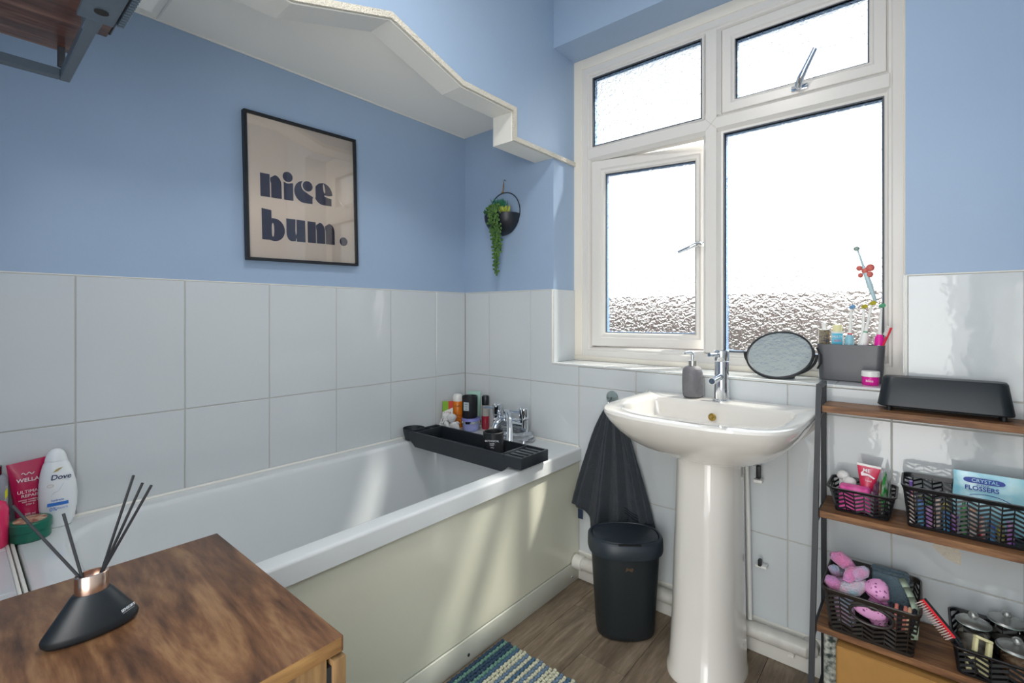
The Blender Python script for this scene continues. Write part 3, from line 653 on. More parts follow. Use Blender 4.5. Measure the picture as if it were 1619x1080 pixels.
text('all', .022, Mt @ Matrix.Translation((.010, .082, .0116)), pw, gb, shear=.3); text('SHO', .017, Mt @ Matrix.Translation((.013, .055, .0116)), blackm, gb, thick=.0004); text('10', .013, Mt @ Matrix.Translation((.015, .040, .0116)), ink, gb, thick=.0004)
MB().lathe([(.0, .152), (.017, .152), (.017, .172), (0, .173)], M=Mx, seg=20, cap=False).build('cap', glassd, gb)

# ------------------------------------------------------------------ poster
PT = .018
PM = Matrix.Translation((.010, -.8155, 1.5255)) @ rotM('X', 1.35) @ Matrix(((0, 0, 1, 0), (1, 0, 0, 0), (0, 1, 0, 0), (0, 0, 0, 1)))   # local x -> +y, y -> +z, z -> +x
ps = thing('framed_poster', 'thin black framed cream poster with bold dark lettering hung on the blue wall', 'picture', (0, -.8155, 1.277))
w, h = .206, .2485
def fr(a, b, c, d): return MB().box(a, b, c, d, -.0095, .012, .0008, seg=1, M=PM)
fr(-w, w, h-.009, h).build('frame_rail', blackm, ps); fr(-w, w, -h, -h+.009).build('frame_rail', blackm, ps)
fr(-w, -w+.009, -h+.009, h-.009).build('frame_rail', blackm, ps); fr(w-.009, w, -h+.009, h-.009).build('frame_rail', blackm, ps)
MB().box(-w+.005, w-.005, -h+.005, h-.005, -.008, .0, M=PM).build('backing', paper, ps, smooth=False)
def flat(poly, z, m, name='letter'): return MB().prism(poly, 'z', z-.0003, z, M=PM).build(name, m, ps, smooth=False)
def ell(cx, cy, rx, ry=None, a0=0, a1=360, n=40, rot=0):
    ry = ry or rx; out = []
    for i in range(n + (0 if a1-a0 == 360 else 1)):
        a = math.radians(a0+(a1-a0)*i/n); x, y = rx*math.cos(a), ry*math.sin(a); c, s_ = math.cos(math.radians(rot)), math.sin(math.radians(rot))
        out.append((cx+x*c-y*s_, cy+x*s_+y*c))
    return out
def glyphs(parts, ox, oy, sc, sx=1):
    for zi, (kind, poly) in enumerate(parts):
        z = .0006+.0004*zi
        flat([(ox+x*sc*sx, oy+y*sc) for x, y in poly], z, ink if kind == 'k' else paper, 'letter' if kind == 'k' else 'letter_counter')
def leg(x0, x1, top=1.0):
    r = (x1-x0); return [(x0, 0), (x1, 0), (x1, .62)] + [(x1-r*.62+r*.62*math.cos(a), .62+(top-.62)*math.sin(a)) for a in [i*PI/2/8 for i in range(1, 9)]] + [(x0-.03, .86), (x0-.03, .72), (x0, .62)]
X = .079                                             # x-height in metres
base1 = 1.4965-1.5255; base2 = 1.350-1.5255; L0 = -.9705+.8155
nice_n = [('k', [(0, 0), (.40, 0), (.40, 1.0), (0, 1.0)]), ('k', leg(.45, .90))]
glyphs(nice_n, L0, base1, X)
nice_i = [('k', [(0, 0), (.42, 0), (.42, .78), (0, .84)]), ('p', ell(.18, 1.03, .29)), ('k', ell(.18, 1.03, .225))]
glyphs(nice_i, L0+.079, base1, X)
nice_c = [('k', ell(.46, .47, .46, .50)), ('p', [(.55, .47), (.84, .30), (1.0, .30), (1.0, .9), (.6, 1.0)]), ('k', [(.50, -.03), (.84, -.02), (.84, .32), (.55, .44), (.45, .3)]), ('p', ell(.62, .76, .30)), ('k', ell(.62, .76, .235))]
glyphs(nice_c, L0+.116, base1+.001, X)
nice_e = [('k', ell(.46, .50, .46, .52)), ('p', [(.5, .40), (.95, .30), (.96, .50), (.70, .44), (.52, .46)]), ('p', ell(.50, .76, .05, .22, rot=8)), ('k', [(.48, -.02), (.86, -.02), (.86, .30), (.5, .38)])]
glyphs(nice_e, L0+.189, base1+.003, X)
bum_b = [('k', ell(.52, .46, .46, .50)), ('p', ell(.46, .45, .055, .30)), ('k', [(0, 0), (.41, 0), (.41, 1.30), (0, 1.34)])]
glyphs(bum_b, L0+.002, base2, X)
u = [(.42, 1.0), (0, 1.0)] + [(.0+.24-.24*math.cos(a), .36-.36*math.sin(a)) for a in [i*PI/2/8 for i in range(9)]] + [(.42, .02), (.42, .3), (.40, .5)]
bum_u = [('k', u), ('k', [(.46, 0), (.86, 0), (.86, 1.0), (.46, 1.0), (.46, .4), (.40, .2), (.46, .1)])]
glyphs(bum_u, L0+.085, base2+.002, X)
bum_m = [('k', [(0, 0), (.40, 0), (.40, 1.0), (0, 1.0)]), ('k', leg(.44, .86)), ('k', leg(.90, 1.36))]
glyphs(bum_m, L0+.162, base2+.003, X*.98)
flat(ell(.1495, base2+.019, .0165), .0006, ink)
MB().box(-w+.008, w-.008, -h+.008, h-.008, .006, .0075, M=PM).build('glass_pane', glass, ps, smooth=False)

# ------------------------------------------------------------------ hanging planter
hp = thing('hanging_planter', 'black ring planter with trailing green beads hung by a jute loop', 'planter', (.254, 0, 1.45))
PC = Vector((.254, -.012, 1.557)); PR = .094
MB().tube([(PC.x+PR*math.cos(a), PC.y+.016, PC.z+PR*math.sin(a)) for a in [2*PI*i/48 for i in range(48)]], .0022, 8, closed=True).build('ring', blackm, hp)
R = []
for k in range(13):
    a = PI/2*k/12; rr = math.cos(a); z = PC.z-.012-.092*math.sin(a)
    R.append([Vector((PC.x+PR*rr*math.cos(t), .003-.082*rr*max(0, -math.sin(t))**.8 if math.sin(t) < 0 else .003, z)) for t in [2*PI*i/32 for i in range(32)]])
MB().loft(R, True, True).build('bowl', mat('black_planter_bowl', '1c2028', .38), hp, angle=50)
MB().tube([(PC.x, -.004, PC.z+PR), (PC.x+.004, -.006, PC.z+PR+.03), (PC.x+.006, -.004, 1.708), (PC.x+.001, -.006, PC.z+PR+.03), (PC.x-.001, -.006, PC.z+PR-.002)], .0016, 6).build('jute_loop', twine, hp)
MB().ball((PC.x-.001, -.008, PC.z+PR), .006, .005, .004, 8, 6).build('knot', twine, hp)
MB().tube([(PC.x+.006, .007, 1.706), (PC.x+.006, -.006, 1.709)], .002, 6).build('nail', steel, hp)
rnd = random.Random(3)
pm_ = MB(); sm_ = MB()
strands = [(q_[0]+.036, q_[1], q_[2]) for q_ in [(-.052, .14, 0), (-.042, .19, 1), (-.03, .235, 2), (-.02, .27, 3), (-.01, .26, 4), (.0, .215, 5), (.008, .17, 6), (-.036, .25, 7), (-.015, .20, 8)]]
for dx, ln, q in strands:
    pts = []; n_ = int((ln+.05)/.0085)
    for k in range(n_):
        z = 1.575-k*.0085; yy = -.082 if z > 1.49 else -.072+.02*min(1, (1.49-z)/.1)
        conv = max(0, (1.50-z)/.22); xx = PC.x+dx*(1-conv*.45)-.004*conv
        p = Vector((xx+rnd.uniform(-.002, .002), yy+rnd.uniform(-.006, .004)-.004*(q % 3), z)); pts.append(p)
        s_ = -1 if k % 2 else 1
        r_ = rnd.uniform(.0042, .0058); pm_.ball(p+Vector((s_*.0045, rnd.uniform(-.004, 0), rnd.uniform(-.001, .001))), r_, r_, r_*1.15, 7, 5)
    sm_.tube(pts, .0009, 4)
pm_.build('trailing_beads', pearl, hp, kind='stuff'); sm_.build('stem', leaf3, hp)
def leafblade(mb, p, d, ln, wd_):
    p = Vector(p); d = Vector(d).normalized(); sd_ = d.cross(Vector((0, 1, .2))).normalized(); nn = sd_.cross(d)
    R = []
    for t, k in ((0, .25), (.3, .8), (.6, 1), (.85, .6), (1, .05)):
        c = p+d*ln*t; R.append([c+sd_*wd_*k*math.cos(a)+nn*wd_*.35*k*math.sin(a) for a in [2*PI*i/6 for i in range(6)]])
    mb.loft(R)
m1 = MB(); m2 = MB(); m3 = MB()
for i in range(70):
    x = PC.x+.02+rnd.uniform(-.03, .03); leafblade(m1, (x, -.04+rnd.uniform(-.02, .015), PC.z+.01), (rnd.uniform(-.5, .5), rnd.uniform(-.5, .1), 1), rnd.uniform(.025, .055), .0022)
for i in range(26): leafblade(m2, (PC.x+.045+rnd.uniform(-.02, .025), -.05+rnd.uniform(-.02, .015), PC.z-.012), (rnd.uniform(-.9, .7), rnd.uniform(-1, .1), 1), rnd.uniform(.02, .036), .0042)
for i in range(34): leafblade(m3, (PC.x-.04+rnd.uniform(-.02, .05), -.055+rnd.uniform(-.02, .015), PC.z-.012), (rnd.uniform(-.9, .7), rnd.uniform(-1, .1), .9), rnd.uniform(.015, .028), .006)
m1.build('mint_foliage', leaf1, hp, kind='stuff'); m2.build('yellow_foliage', leaf2, hp, kind='stuff'); m3.build('green_foliage', leaf3, hp, kind='stuff')
MB().lathe([(0, 0), (.08, 0), (.078, .006), (0, .006)], (PC.x, -.028, PC.z-.022), 24, sx=1, sy=.3, cap=False).build('soil', mat('planter_soil', '2b221b', .9), hp)

# ------------------------------------------------------------------ cabinet, reed diffuser
ck = thing('bathroom_cabinet', 'rustic brown wooden cabinet in the left foreground', 'cabinet', (.97, -1.6, FL))
CZ = .70; CX0, CX1, CY1, CY0 = .761, 1.184, -1.346, -1.84
MB().box(CX0, CX1, CY0, CY1, CZ-.019, CZ, .0012).build('top_board', cabw, ck)
MB().box(CX0+.0004, CX1+.0002, CY0+.002, CY1-.003, CZ-.0185, CZ-.001, .0006).build('top_edge', cabe, ck)
MB().box(CX1-.016, CX1-.002, CY0, CY1-.021, FL+.05, CZ-.0195).build('side_panel', cabs, ck, smooth=False)
MB().box(CX0+.002, CX0+.016, CY0, CY1-.021, FL+.05, CZ-.0195).build('side_panel', cabs, ck, smooth=False)
MB().box(CX0+.016, CX1-.016, CY0, CY1-.03, FL+.05, FL+.066).build('bottom_board', cabs, ck, smooth=False)
dr = MB().box(CX0+.004, CX1+.004, CY1-.015, CY1+.001, FL+.052, CZ-.0225, .001).build('door', cabs, ck)
MB().box(CX1-.03, CX1-.001, CY1-.0208, CY1-.0152, FL+.06, CZ-.03).build('door_gap_shade', blackm, ck, smooth=False)  # black strip stands in for the shade in the gap behind the door
MB().tube([(CX0+.05, CY1+.0, .5), (CX0+.05, CY1+.02, .5), (CX0+.05, CY1+.02, .4), (CX0+.05, CY1+.0, .4)], .004, 8).build('handle', blackm, dr)
for x in (CX0+.02, CX1-.03):
    for y in (CY0+.02, CY1-.05): MB().box(x-.015, x+.015, y-.015, y+.015, FL, FL+.05, .001).build('leg', blackmet, ck)
df = thing('reed_diffuser', 'black conical reed diffuser with copper collar and five black reeds on the cabinet', 'diffuser', (.945, -1.545, CZ))
DM = at((.943, -1.543, CZ), 0)
dv = facecam((.943, -1.543, CZ), 0, yaw=10) @ rotM('X', -90)
K = .76
R = []
for z, a, b in ((0, .050, .020), (.001, .056, .024), (.006, .0605, .028), (.012, .0615, .029), (.016, .060, .0285), (.064, .0275, .0185), (.068, .024, .0165), (.069, .019, .0145)):
    R.append([dv @ Vector((a*K*math.cos(t), b*K*math.sin(t), z*K)) for t in [2*PI*i/48 for i in range(48)]])
MB().loft(R).build('bottle', mat('matt_black_glass', '151b20', .42), df, angle=28)
R = []
for z, a in ((.068, .0215), (.095, .0215), (.0965, .0205), (.0965, .0175), (.088, .017)):
    R.append([dv @ Vector((a*K*math.cos(t), a*K*.75*math.sin(t), z*K)) for t in [2*PI*i/36 for i in range(36)]])
MB().loft(R).build('collar', copper, df, angle=30)
rot_c = dv @ Vector((0, 0, .072))
rdir = (dv.to_3x3() @ Vector((1, 0, 0)))
for p_, sx_ in (((0.8838, -1.6066, 0.8593), -1), ((0.9168, -1.5656, 0.846), -1), ((0.9701, -1.5075, 0.8892), 1), ((0.991, -1.503, 0.8832), 1), ((1.0139, -1.4993, 0.8844), 1)):
    b_ = rot_c+rdir*(.008*sx_)+Vector((0, 0, -.006)); tpv = Vector(p_)
    MB().tube([b_, b_.lerp(tpv, .5), tpv], .0016, 10).build('reed', mat('black_reed', '1b1e22', .6), df)
for t, z, sz in (('SENSORY', .0235, .0045), ('_________', .0215, .0035)):
    text(t, sz, dv @ Matrix.Translation((.0315, -.0200, z)) @ rotM('Z', 34) @ rotM('X', 62), pm, df)

# ------------------------------------------------------------------ wall shelf, top left
ws_ = thing('wall_shelf', 'dark wooden shelf in a black metal frame cut off by the top left corner', 'shelf', (.95, -1.70, 1.42))
rz = 1.419
def sb(x0, x1, y0, y1, z0, z1, n, m, b=.001): return MB().box(x0, x1, y0, y1, z0, z1, b, seg=1).build(n, m, ws_)
slm = mat('blue_reflection_metal', '3b4854', .4)  # black frame metal coloured blue-grey to paint in its blue reflection
sb(.798, .812, YF, -1.5565, rz, rz+.012, 'side_rail', slm)
sb(.798, 1.25, -1.5565, -1.545, rz, rz+.012, 'front_rail', slm)
sb(.985, 1.25, -1.5585, -1.544, rz-.0008, rz+.030, 'rail_sleeve', slm)
sb(.813, .819, -1.560, -1.552, rz+.012, rz+.040, 'bracket_stub', blackmet)
sb(.800, 1.245, YF, -1.5445, rz+.040, rz+.056, 'board', darkw)
sb(.893, 1.245, -1.533, -1.5205, rz+.040, rz+.058, 'lipping', darkw)
sb(.900, 1.245, -1.5203, -1.5175, rz+.041, rz+.060, 'lipping_edge', blackmet)
sb(1.24, 1.252, YF, -1.565, rz, rz+.012, 'side_rail', slm)
vb = thing('vented_box', 'slotted dark metal box with a round hole on the wall shelf frame', 'fixture', (1.07, -1.55, rz-.006))
MB().box(1.026, 1.125, -1.568, -1.537, rz-.006, rz-.001, .001).build('base_plate', slm, vb)
MB().box(1.028, 1.122, -1.5375, -1.534, rz-.001, rz+.038, .0005, seg=1).build('backing', blackm, vb)
for i in range(14): MB().box(1.030+i*.0064, 1.0328+i*.0064, -1.5345, -1.5285, rz-.005, rz+.038, .0003, seg=1).build('fin', slm, vb)
MB().lathe([(.0, 0), (.0062, 0), (.0062, .001), (0, .001)], (1.053, -1.5515, rz-.0068), 24, cap=False).build('hole', mat('deep_black', '050505', .9), vb)

# ------------------------------------------------------------------ washbasin on its pedestal
SX = 1.233; SZ = .813
sk1 = thing('washbasin', 'cream-white ceramic basin on a full pedestal under the window', 'basin', (SX, -.2, FL))
def spline(pts, n=72):
    P = [Vector((a, b)) for a, b in pts]; m = len(P); out = []
    for i in range(n):
        t = i*m/n; k = int(t); f = t-k; p0, p1, p2, p3 = P[(k-1) % m], P[k % m], P[(k+1) % m], P[(k+2) % m]
        out.append(.5*((2*p1)+(p2-p0)*f+(2*p0-5*p1+4*p2-p3)*f*f+(3*p1-p0-3*p2+p3)*f**3))
    return out
half = [(.265, -.03), (.267, -.12), (.266, -.22), (.262, -.31), (.243, -.375), (.205, -.425), (.13, -.456), (.045, -.468)]
outl = [(.272, -.003)]+half+[(-x, y) for x, y in reversed(half)]+[(-.272, -.003), (-.15, -.003), (0, -.003), (.15, -.003)]
O_ = spline(outl, 96)
inh = [(.215, -.115), (.222, -.16), (.222, -.25), (.212, -.31), (.18, -.352), (.12, -.378), (.04, -.387)]
inl = [(.19, -.098)]+inh+[(-x, y) for x, y in reversed(inh)]+[(-.19, -.098), (-.10, -.092), (0, -.090), (.10, -.092)]
I_ = spline(inl, 96)
def ring(src, sc, z, cy=-.03, sy=None, cx=0): return [Vector((SX+cx+(p.x-cx)*sc, min(-.003, cy+(p.y-cy)*(sy or sc)), z)) for p in src]
rings = [ring(O_, .30, .655, -.05, .42), ring(O_, .38, .660, -.05, .50), ring(O_, .50, .672, -.04, .60), ring(O_, .66, .694, -.03, .72), ring(O_, .80, .722, -.02, .83), ring(O_, .90, .752, -.01, .91), ring(O_, .965, .780, 0, .966), ring(O_, .995, .799, 0, .994), ring(O_, 1.0, .806, 0), ring(O_, .995, SZ-.001, 0, .994), ring(O_, .982, SZ+.001, 0, .98),
         ring(I_, 1.03, SZ-.001, -.22), ring(I_, 1.0, SZ-.005, -.22), ring(I_, .975, .795, -.22), ring(I_, .94, .765, -.22), ring(I_, .86, .732, -.22), ring(I_, .70, .712, -.22), ring(I_, .4, .703, -.22), ring(I_, .08, .700, -.22)]
MB().loft(rings, True, True).build('bowl', ceram, sk1, angle=40)
pr_ = []
for z, a, b, cy in ((FL, .109, .158, -.14), (FL+.015, .108, .157, -.14), (FL+.03, .104, .150, -.135), (.2, .099, .142, -.13), (.45, .094, .132, -.125), (.62, .092, .128, -.12), (.68, .092, .126, -.12)):
    r = []
    for i in range(56):
        t = 2*PI*i/56; cx_, sy_ = math.cos(t), math.sin(t)
        x = a*math.copysign(abs(cx_)**.72, cx_); y = b*math.copysign(abs(sy_)**.85, sy_)
        r.append(Vector((SX-.010+x, max(cy+y, -5) if y < 0 else min(cy+y*.55, -.064), z)))
    pr_.append(r)
MB().loft(pr_).build('pedestal', ceram, sk1, angle=50)
MB().prism([(1.148, .102), (1.158, .092), (1.163, .104), (1.157, .118), (1.150, .121)], 'y', -.004, .004, M=Matrix.Translation((1.172, -.2635, -.022)) @ rotM('Z', -38) @ Matrix.Translation((-1.156, 0, 0))).build('stain', mat('yellow_stain', 'd8cfa0', .5), sk1)
MB().lathe([(0, 0), (.011, 0), (.012, .002), (.010, .004), (.006, .0045), (0, .003)], M=at((1.222, -.108, .768), 0, 78), seg=20, cap=False).build('overflow', brass, sk1)
MB().lathe([(0, .7005), (.022, .7005), (.021, .704), (0, .705)], (SX, -.22, 0), 24, cap=False).build('waste', chrome, sk1)
bt_ = thing('basin_mixer_tap', 'chrome monobloc tap standing on the washbasin', 'tap', (1.232, -.048, SZ))
TC = (1.232, -.048, 0)
MB().lathe([(0, SZ), (.027, SZ), (.027, SZ+.004), (.0225, SZ+.006), (.0215, SZ+.05), (.0215, SZ+.126), (0, SZ+.126)], TC, 32, cap=False).build('body', chrome, bt_)
cp = MB().lathe([(0, SZ+.128), (.0215, SZ+.128), (.0225, SZ+.130), (.0225, SZ+.160), (.020, SZ+.163), (0, SZ+.164)], TC, 32, cap=False).build('cap', chrome, bt_)
MB().tube([(1.230, -.068, SZ+.150), (1.222, -.135, SZ+.152)], .0055, 14).build('lever', chrome, cp)
MB().tube([(1.232, -.06, SZ+.078), (1.230, -.135, SZ+.071)], .0115, 20).build('spout', chrome, bt_)
MB().lathe([(0, 0), (.009, 0), (.009, .002), (0, .002)], M=Matrix.Translation((1.230, -.1352, SZ+.071)) @ rotM('X', 90), seg=18, cap=False).build('aerator', mat('dull_chrome', '6c7c8c', .3, metal=1), bt_)
sp = thing('soap_dispenser', 'dark grey soap dispenser with chrome pump on the basin', 'dispenser', (1.137, -.045, SZ+.001))
SC_ = (1.137, -.043, 0); z = SZ+.0015
MB().lathe([(0, z), (.026, z), (.030, z+.004), (.0325, z+.02), (.033, z+.05), (.0325, z+.08), (.030, z+.092), (.024, z+.10), (.014, z+.104), (0, z+.104)], SC_, 36, cap=False).build('bottle', mat('grey_stoneware', '6f6e72', .45, bump=.2, bscale=200, var=.12, vscale=60), sp)
MB().lathe([(0, z+.104), (.0125, z+.104), (.0125, z+.121), (.010, z+.122), (.006, z+.123), (0, z+.123)], SC_, 24, cap=False).build('collar', steel, sp)
MB().tube([(1.137, -.043, z+.12), (1.137, -.043, z+.146)], [.0045, .0055], 12).build('stem', chrome, sp)
MB().tube([(1.137, -.043, z+.143), (1.133, -.052, z+.150), (1.125, -.078, z+.147)], [.006, .006, .0035], 12).build('nozzle', chrome, sp)
vp = thing('supply_pipe', 'thin white supply pipe with a black valve behind the right of the pedestal', 'pipe', (1.33, -.03, .13))
MB().tube([(1.312, -.030, .135), (1.308, -.032, .40), (1.302, -.033, .64)], .007, 10).build('pipe', whitep, vp)
MB().box(1.334, 1.346, -.05, -.035, .585, .625, .002).build('valve', blackm, vp); MB().box(1.325, 1.35, -.045, -.02, .570, .580, .002).build('olive', whitep, vp)
MB().box(1.338, 1.347, -.045, -.03, .315, .335, .002).build('clip', blackm, vp); MB().box(1.328, 1.36, -.035, -.01, .306, .314, .002).build('bracket', whitep, vp)

# ------------------------------------------------------------------ towel, hook, bin
hk = thing('suction_hook', 'clear round suction hook on the tiles above the dark towel', 'hook', (.813, 0, .77))
MB().lathe([(0, 0), (.026, 0), (.024, .003), (.010, .008), (0, .009)], M=Matrix.Translation((.813, 0, .770)) @ rotM('X', 90), seg=28, cap=False).build('suction_cup', glassd, hk)
MB().tube([(.813, -.006, .770), (.813, -.030, .755), (.814, -.034, .738), (.815, -.030, .731)], .003, 8).build('peg', glassd, hk)
NS, NT = 90, 50; V = []; F = []
def tow(s_, t):
    # top gathered on the hook, hem spread
    top = Vector((.838+.022*(s_-.5), -.030, .752)); lx = .668+(1.025-.668)*s_
    hemz = .345-.085*math.sin(PI*min(1, max(0, (s_-.12)/.5)))-.075*s_-.014*math.sin(s_*9)
    bot = Vector((lx, -.05, hemz)); e = t**.68
    p = top.lerp(bot, t); p.x = top.x+(bot.x-top.x)*(e*.9+.1*t)
    fold = math.sin(s_*PI*2*3.5+.8+.6*t)+.45*math.sin(s_*PI*2*8+1+t*2)
    p.y = -.036-.017*fold*(.35+1.0*t)*min(1, t*3+.25)-.012; p.x += .010*math.cos(s_*PI*2*3.5+.8)*t
    p.z += .004*fold*t
    p.y += .002*noise.noise(p*60); p.y = min(p.y, -.005); return p
for i in range(NS+1):
    for j in range(NT+1): V.append(tow(i/NS, j/NT))
for i in range(NS):
    for j in range(NT): a = i*(NT+1)+j; F.append((a, a+1, a+NT+2, a+NT+1))
tw = thing('towel', 'dark navy towel hanging from the clear hook beside the basin', 'towel', (.84, -.04, .27))
to = MB().add(V, F).build('cloth', towelm, tw, angle=180)
md = to.modifiers.new('thickness', 'SOLIDIFY'); md.thickness = .005; md.offset = 0
bandm = mat('navy_band', '101c28', .8)
for tt in (.83, .85, .87): MB().tube([tow(.62+.38*i/16, tt)+Vector((0, -.004, 0)) for i in range(17)], .0018, 6).build('woven_band', bandm, to)
MB().box(.690, .712, -.052, -.049, .288, .325, .001).build('tag', mat('navy_tag', '1d2d48', .7), to)
bn = thing('pedal_bin', 'black oval plastic bin with a swing lid between bath and basin', 'bin', (.958, -.178, FL))
BM = at((.958, -.178, 0), 38)
def oval(a, b, z, e=.82, n=56, dy=0): return [BM @ Vector((a*math.copysign(abs(math.cos(t))**e, math.cos(t)), dy+b*math.copysign(abs(math.sin(t))**e, math.sin(t)), z)) for t in [2*PI*i/n for i in range(n)]]
MB().loft([oval(.086, .060, FL), oval(.094, .067, FL+.006), oval(.097, .070, FL+.02), oval(.113, .084, .315)]).build('body', mat('black_bin_plastic', '1d2428', .42, bump=.1, bscale=400), bn, angle=40)
MB().loft([oval(.114, .085, .300), oval(.122, .093, .303), oval(.124, .095, .312), oval(.123, .094, .345), oval(.118, .089, .351), oval(.112, .084, .352), oval(.110, .082, .348), oval(.11, .082, .31)], False, False).build('rim', darkg, bn, angle=40)
MB().loft([oval(.109, .080, .340), oval(.109, .080, .349), oval(.104, .076, .352), oval(.06, .044, .353)], True, True).build('lid', darkg, bn, angle=30)
MB().box(-.036, .036, -.0905, -.080, .3495, .3525, .001, M=BM).build('lid_slot', mat('slot_black', '060708', .8), bn)
MB().prism([(-.014, .262), (-.004, .268), (.008, .262), (.012, .272), (.004, .280), (.006, .290), (-.004, .284), (-.012, .288), (-.010, .276)], 'y', -.0818, -.0795, M=BM).build('stain', mat('rusty_stain', '4c3a26', .6), bn)

# ------------------------------------------------------------------ things on the sill
SL = WZ0+.0025
mr = thing('vanity_mirror', 'round black framed mirror tilted back on the sill right of the tap', 'mirror', (1.371, .085, SL))
MM = Matrix.Translation((1.371, .085, .9605)) @ rotM('X', -43) @ rotM('X', 90)      # local z faces the viewer and up
MB().lathe([(0, -.004), (.092, -.004), (.092, .0015), (0, .0015)], M=MM, seg=56, cap=False).build('mirror_glass', mirr, mr)
MB().tube([MM @ Vector((.095*math.cos(a), .095*math.sin(a), 0)) for a in [2*PI*i/64 for i in range(64)]], .0045, 10, closed=True).build('frame', blackm, mr)
MB().tube([(1.371+.104*math.cos(a), .085, .9605+.0685*math.sin(a)+.0) for a in [PI+PI*i/28 for i in range(29)]], .004, 8).build('yoke', blackm, mr)
for sx_ in (-1, 1): MB().ball((1.371+sx_*.103, .085, .9605), .005, .005, .006, 10, 8).build('pivot', blackm, mr)
MB().lathe([(0, SL), (.045, SL), (.045, SL+.003), (0, SL+.004)], (1.371, .085, 0), 32, cap=False).build('base', blackm, mr)
cy_ = thing('toothbrush_caddy', 'dark grey rectangular caddy full of toothbrushes on the window sill', 'caddy', (1.556, .125, SL))
def box_rings(x0, x1, y0, y1, z0, z1, r, inset=0, th=.0025, dx=.006):
    return [rrect(x0+dx+.002, x1-dx-.002, y0+.002, y1-.002, r, z0), rrect(x0+dx, x1-dx, y0, y1, r, z0+.003), rrect(x0, x1, y0-.002, y1+.002, r, z1-.001), rrect(x0+.001, x1-.001, y0-.001, y1+.001, r, z1), rrect(x0+th, x1-th, y0-.002+th, y1+.002-th, r, z1-.001), rrect(x0+dx+th, x1-dx-th, y0+th, y1-th, r, z0+.004)]
gm = mat('graphite_plastic', '55565a', .35)
MB().loft(box_rings(1.472, 1.642, .097, .153, SL, .999, .018)).build('body', gm, cy_, angle=30)
MB().tube([(1.474, .096, .985), (1.486, .084, .965), (1.486, .083, .940), (1.476, .095, .922)], .0028, 8).build('side_loop', blackm, cy_)
def tube_v(name, label, c, w, hgt, m, capm, capr, yaw, texts=(), group=None):
    t = thing(name, label, 'toothpaste', (c[0], c[1], c[2]), group); Mx = at(c, yaw); R = []; n_ = 24
    for k in range(7):
        q = k/6; R.append([Mx @ Vector((w/2*(1-.08*q)*math.cos(2*PI*i/n_), (.0015+.008*q)*math.sin(2*PI*i/n_), hgt*q)) for i in range(n_)])
    MB().loft(R).build('body', m, t)
    MB().lathe([(0, hgt), (capr, hgt), (capr*.95, hgt+.02), (0, hgt+.021)], M=Mx, seg=20, cap=False).build('cap', capm, t)
    for s_, dx, z_, sz, mm in texts: text(s_, sz, Mx @ Matrix.Translation((dx, -.0105, z_)) @ rotM('X', 90), mm, t)
    return t, Mx
c0 = SL+.006
t1, M1 = tube_v('toothpaste_tube', 'dark labelled toothpaste tube with white cap leftmost in the caddy', (1.490, .118, c0), .032, .150, whitep, whitep, .006, 12)
MB().box(-.014, .014, -.0112, -.0105, .105, .148, .0002, M=M1).build('dark_label', mat('dark_label', '2b2a3a', .4, color2='8a7a52', vscale=170), t1)
t2_, M2 = tube_v('toothpaste_tube', 'white toothpaste tube with a blue panel beside the dark labelled one', (1.524, .125, c0), .034, .144, whitep, creamp, .013, 12)
MB().box(-.015, .012, -.0112, -.0103, .098, .138, .0002, M=M2).build('blue_label', mat('aqua_label', '4fb4cf', .4), t2_)
text('MULTI', .009, M2 @ Matrix.Translation((-.002, -.0115, .128)) @ rotM('X', 90), pw, t2_); text('KIDS', .009, M2 @ Matrix.Translation((0, -.0115, .116)) @ rotM('X', 90), mat('print_pink', 'e0457c', .5), t2_)
def ebrush(label, b, t, hm, headm, ringm, r=.0125):
    th = thing('electric_toothbrush', label, 'toothbrush', b, 'electric toothbrushes in the caddy')
    b = Vector(b); t = Vector(t); d = (t-b); L = d.length; d.normalize(); hl = L*.62
    MB().tube([b, b+d*.004, b+d*hl*.5, b+d*hl*.93, b+d*hl], [r*.8, r*.95, r, r*.92, r*.5], 16).build('handle', hm, th)
    MB().tube([b+d*hl, b+d*(hl+.004)], [.0062, .0062], 14).build('ring', ringm, th)
    MB().tube([b+d*(hl+.004), b+d*(hl+.012), t], [.0055, .0048, .0028], 12).build('neck', whitep, th)
    nrm = Vector((.5, -.75, .2)).normalized(); hd = MB()
    hd.tube([t-nrm*.003, t+nrm*.003, t+nrm*.0035, t+nrm*.010], [.0062, .0062, .0056, .0062], 12); hd.build('brush_head', headm, th)
    MB().box(-.003, .003, -r-.0012, -r+.0015, -.004, .004, .001, M=Matrix.Translation(b+d*hl*.75)).build('button', whitep, th)
bh = mat('blue_bristles', '6f9fc9', .6); yh = mat('yellow_bristles', 'b6ab2a', .6); gh = mat('green_bristles', '5aa57e', .6)
ebrush('pale blue electric toothbrush with blue bristles in the caddy', (1.549, .120, c0), (1.561, .118, 1.112), mat('pale_blue_plastic', '8fc3d2', .3), bh, redp)
ebrush('white electric toothbrush leaning right with yellow bristles, tallest in the caddy', (1.570, .112, c0), (1.611, .120, 1.123), whitep, yh, gh)
ebrush('white upright electric toothbrush with yellow bristles behind the leaning one', (1.584, .138, c0), (1.590, .134, 1.113), whitep, yh, whitep, .009)
ebrush('bright pink electric toothbrush with green bristles at the right of the caddy', (1.622, .118, c0), (1.633, .122, 1.115), pinkm, gh, whitep)
tb = thing('manual_toothbrush', 'small red manual toothbrush leaning out of the right end of the caddy', 'toothbrush', (1.618, .104, c0))
a_, b_ = Vector((1.618, .112, c0+.05)), Vector((1.656, .104, 1.052))
MB().tube([a_, a_.lerp(b_, .5), b_], [.0035, .0028, .004], 8).build('handle', redp, tb)
d_ = (b_-a_).normalized(); q = MB()
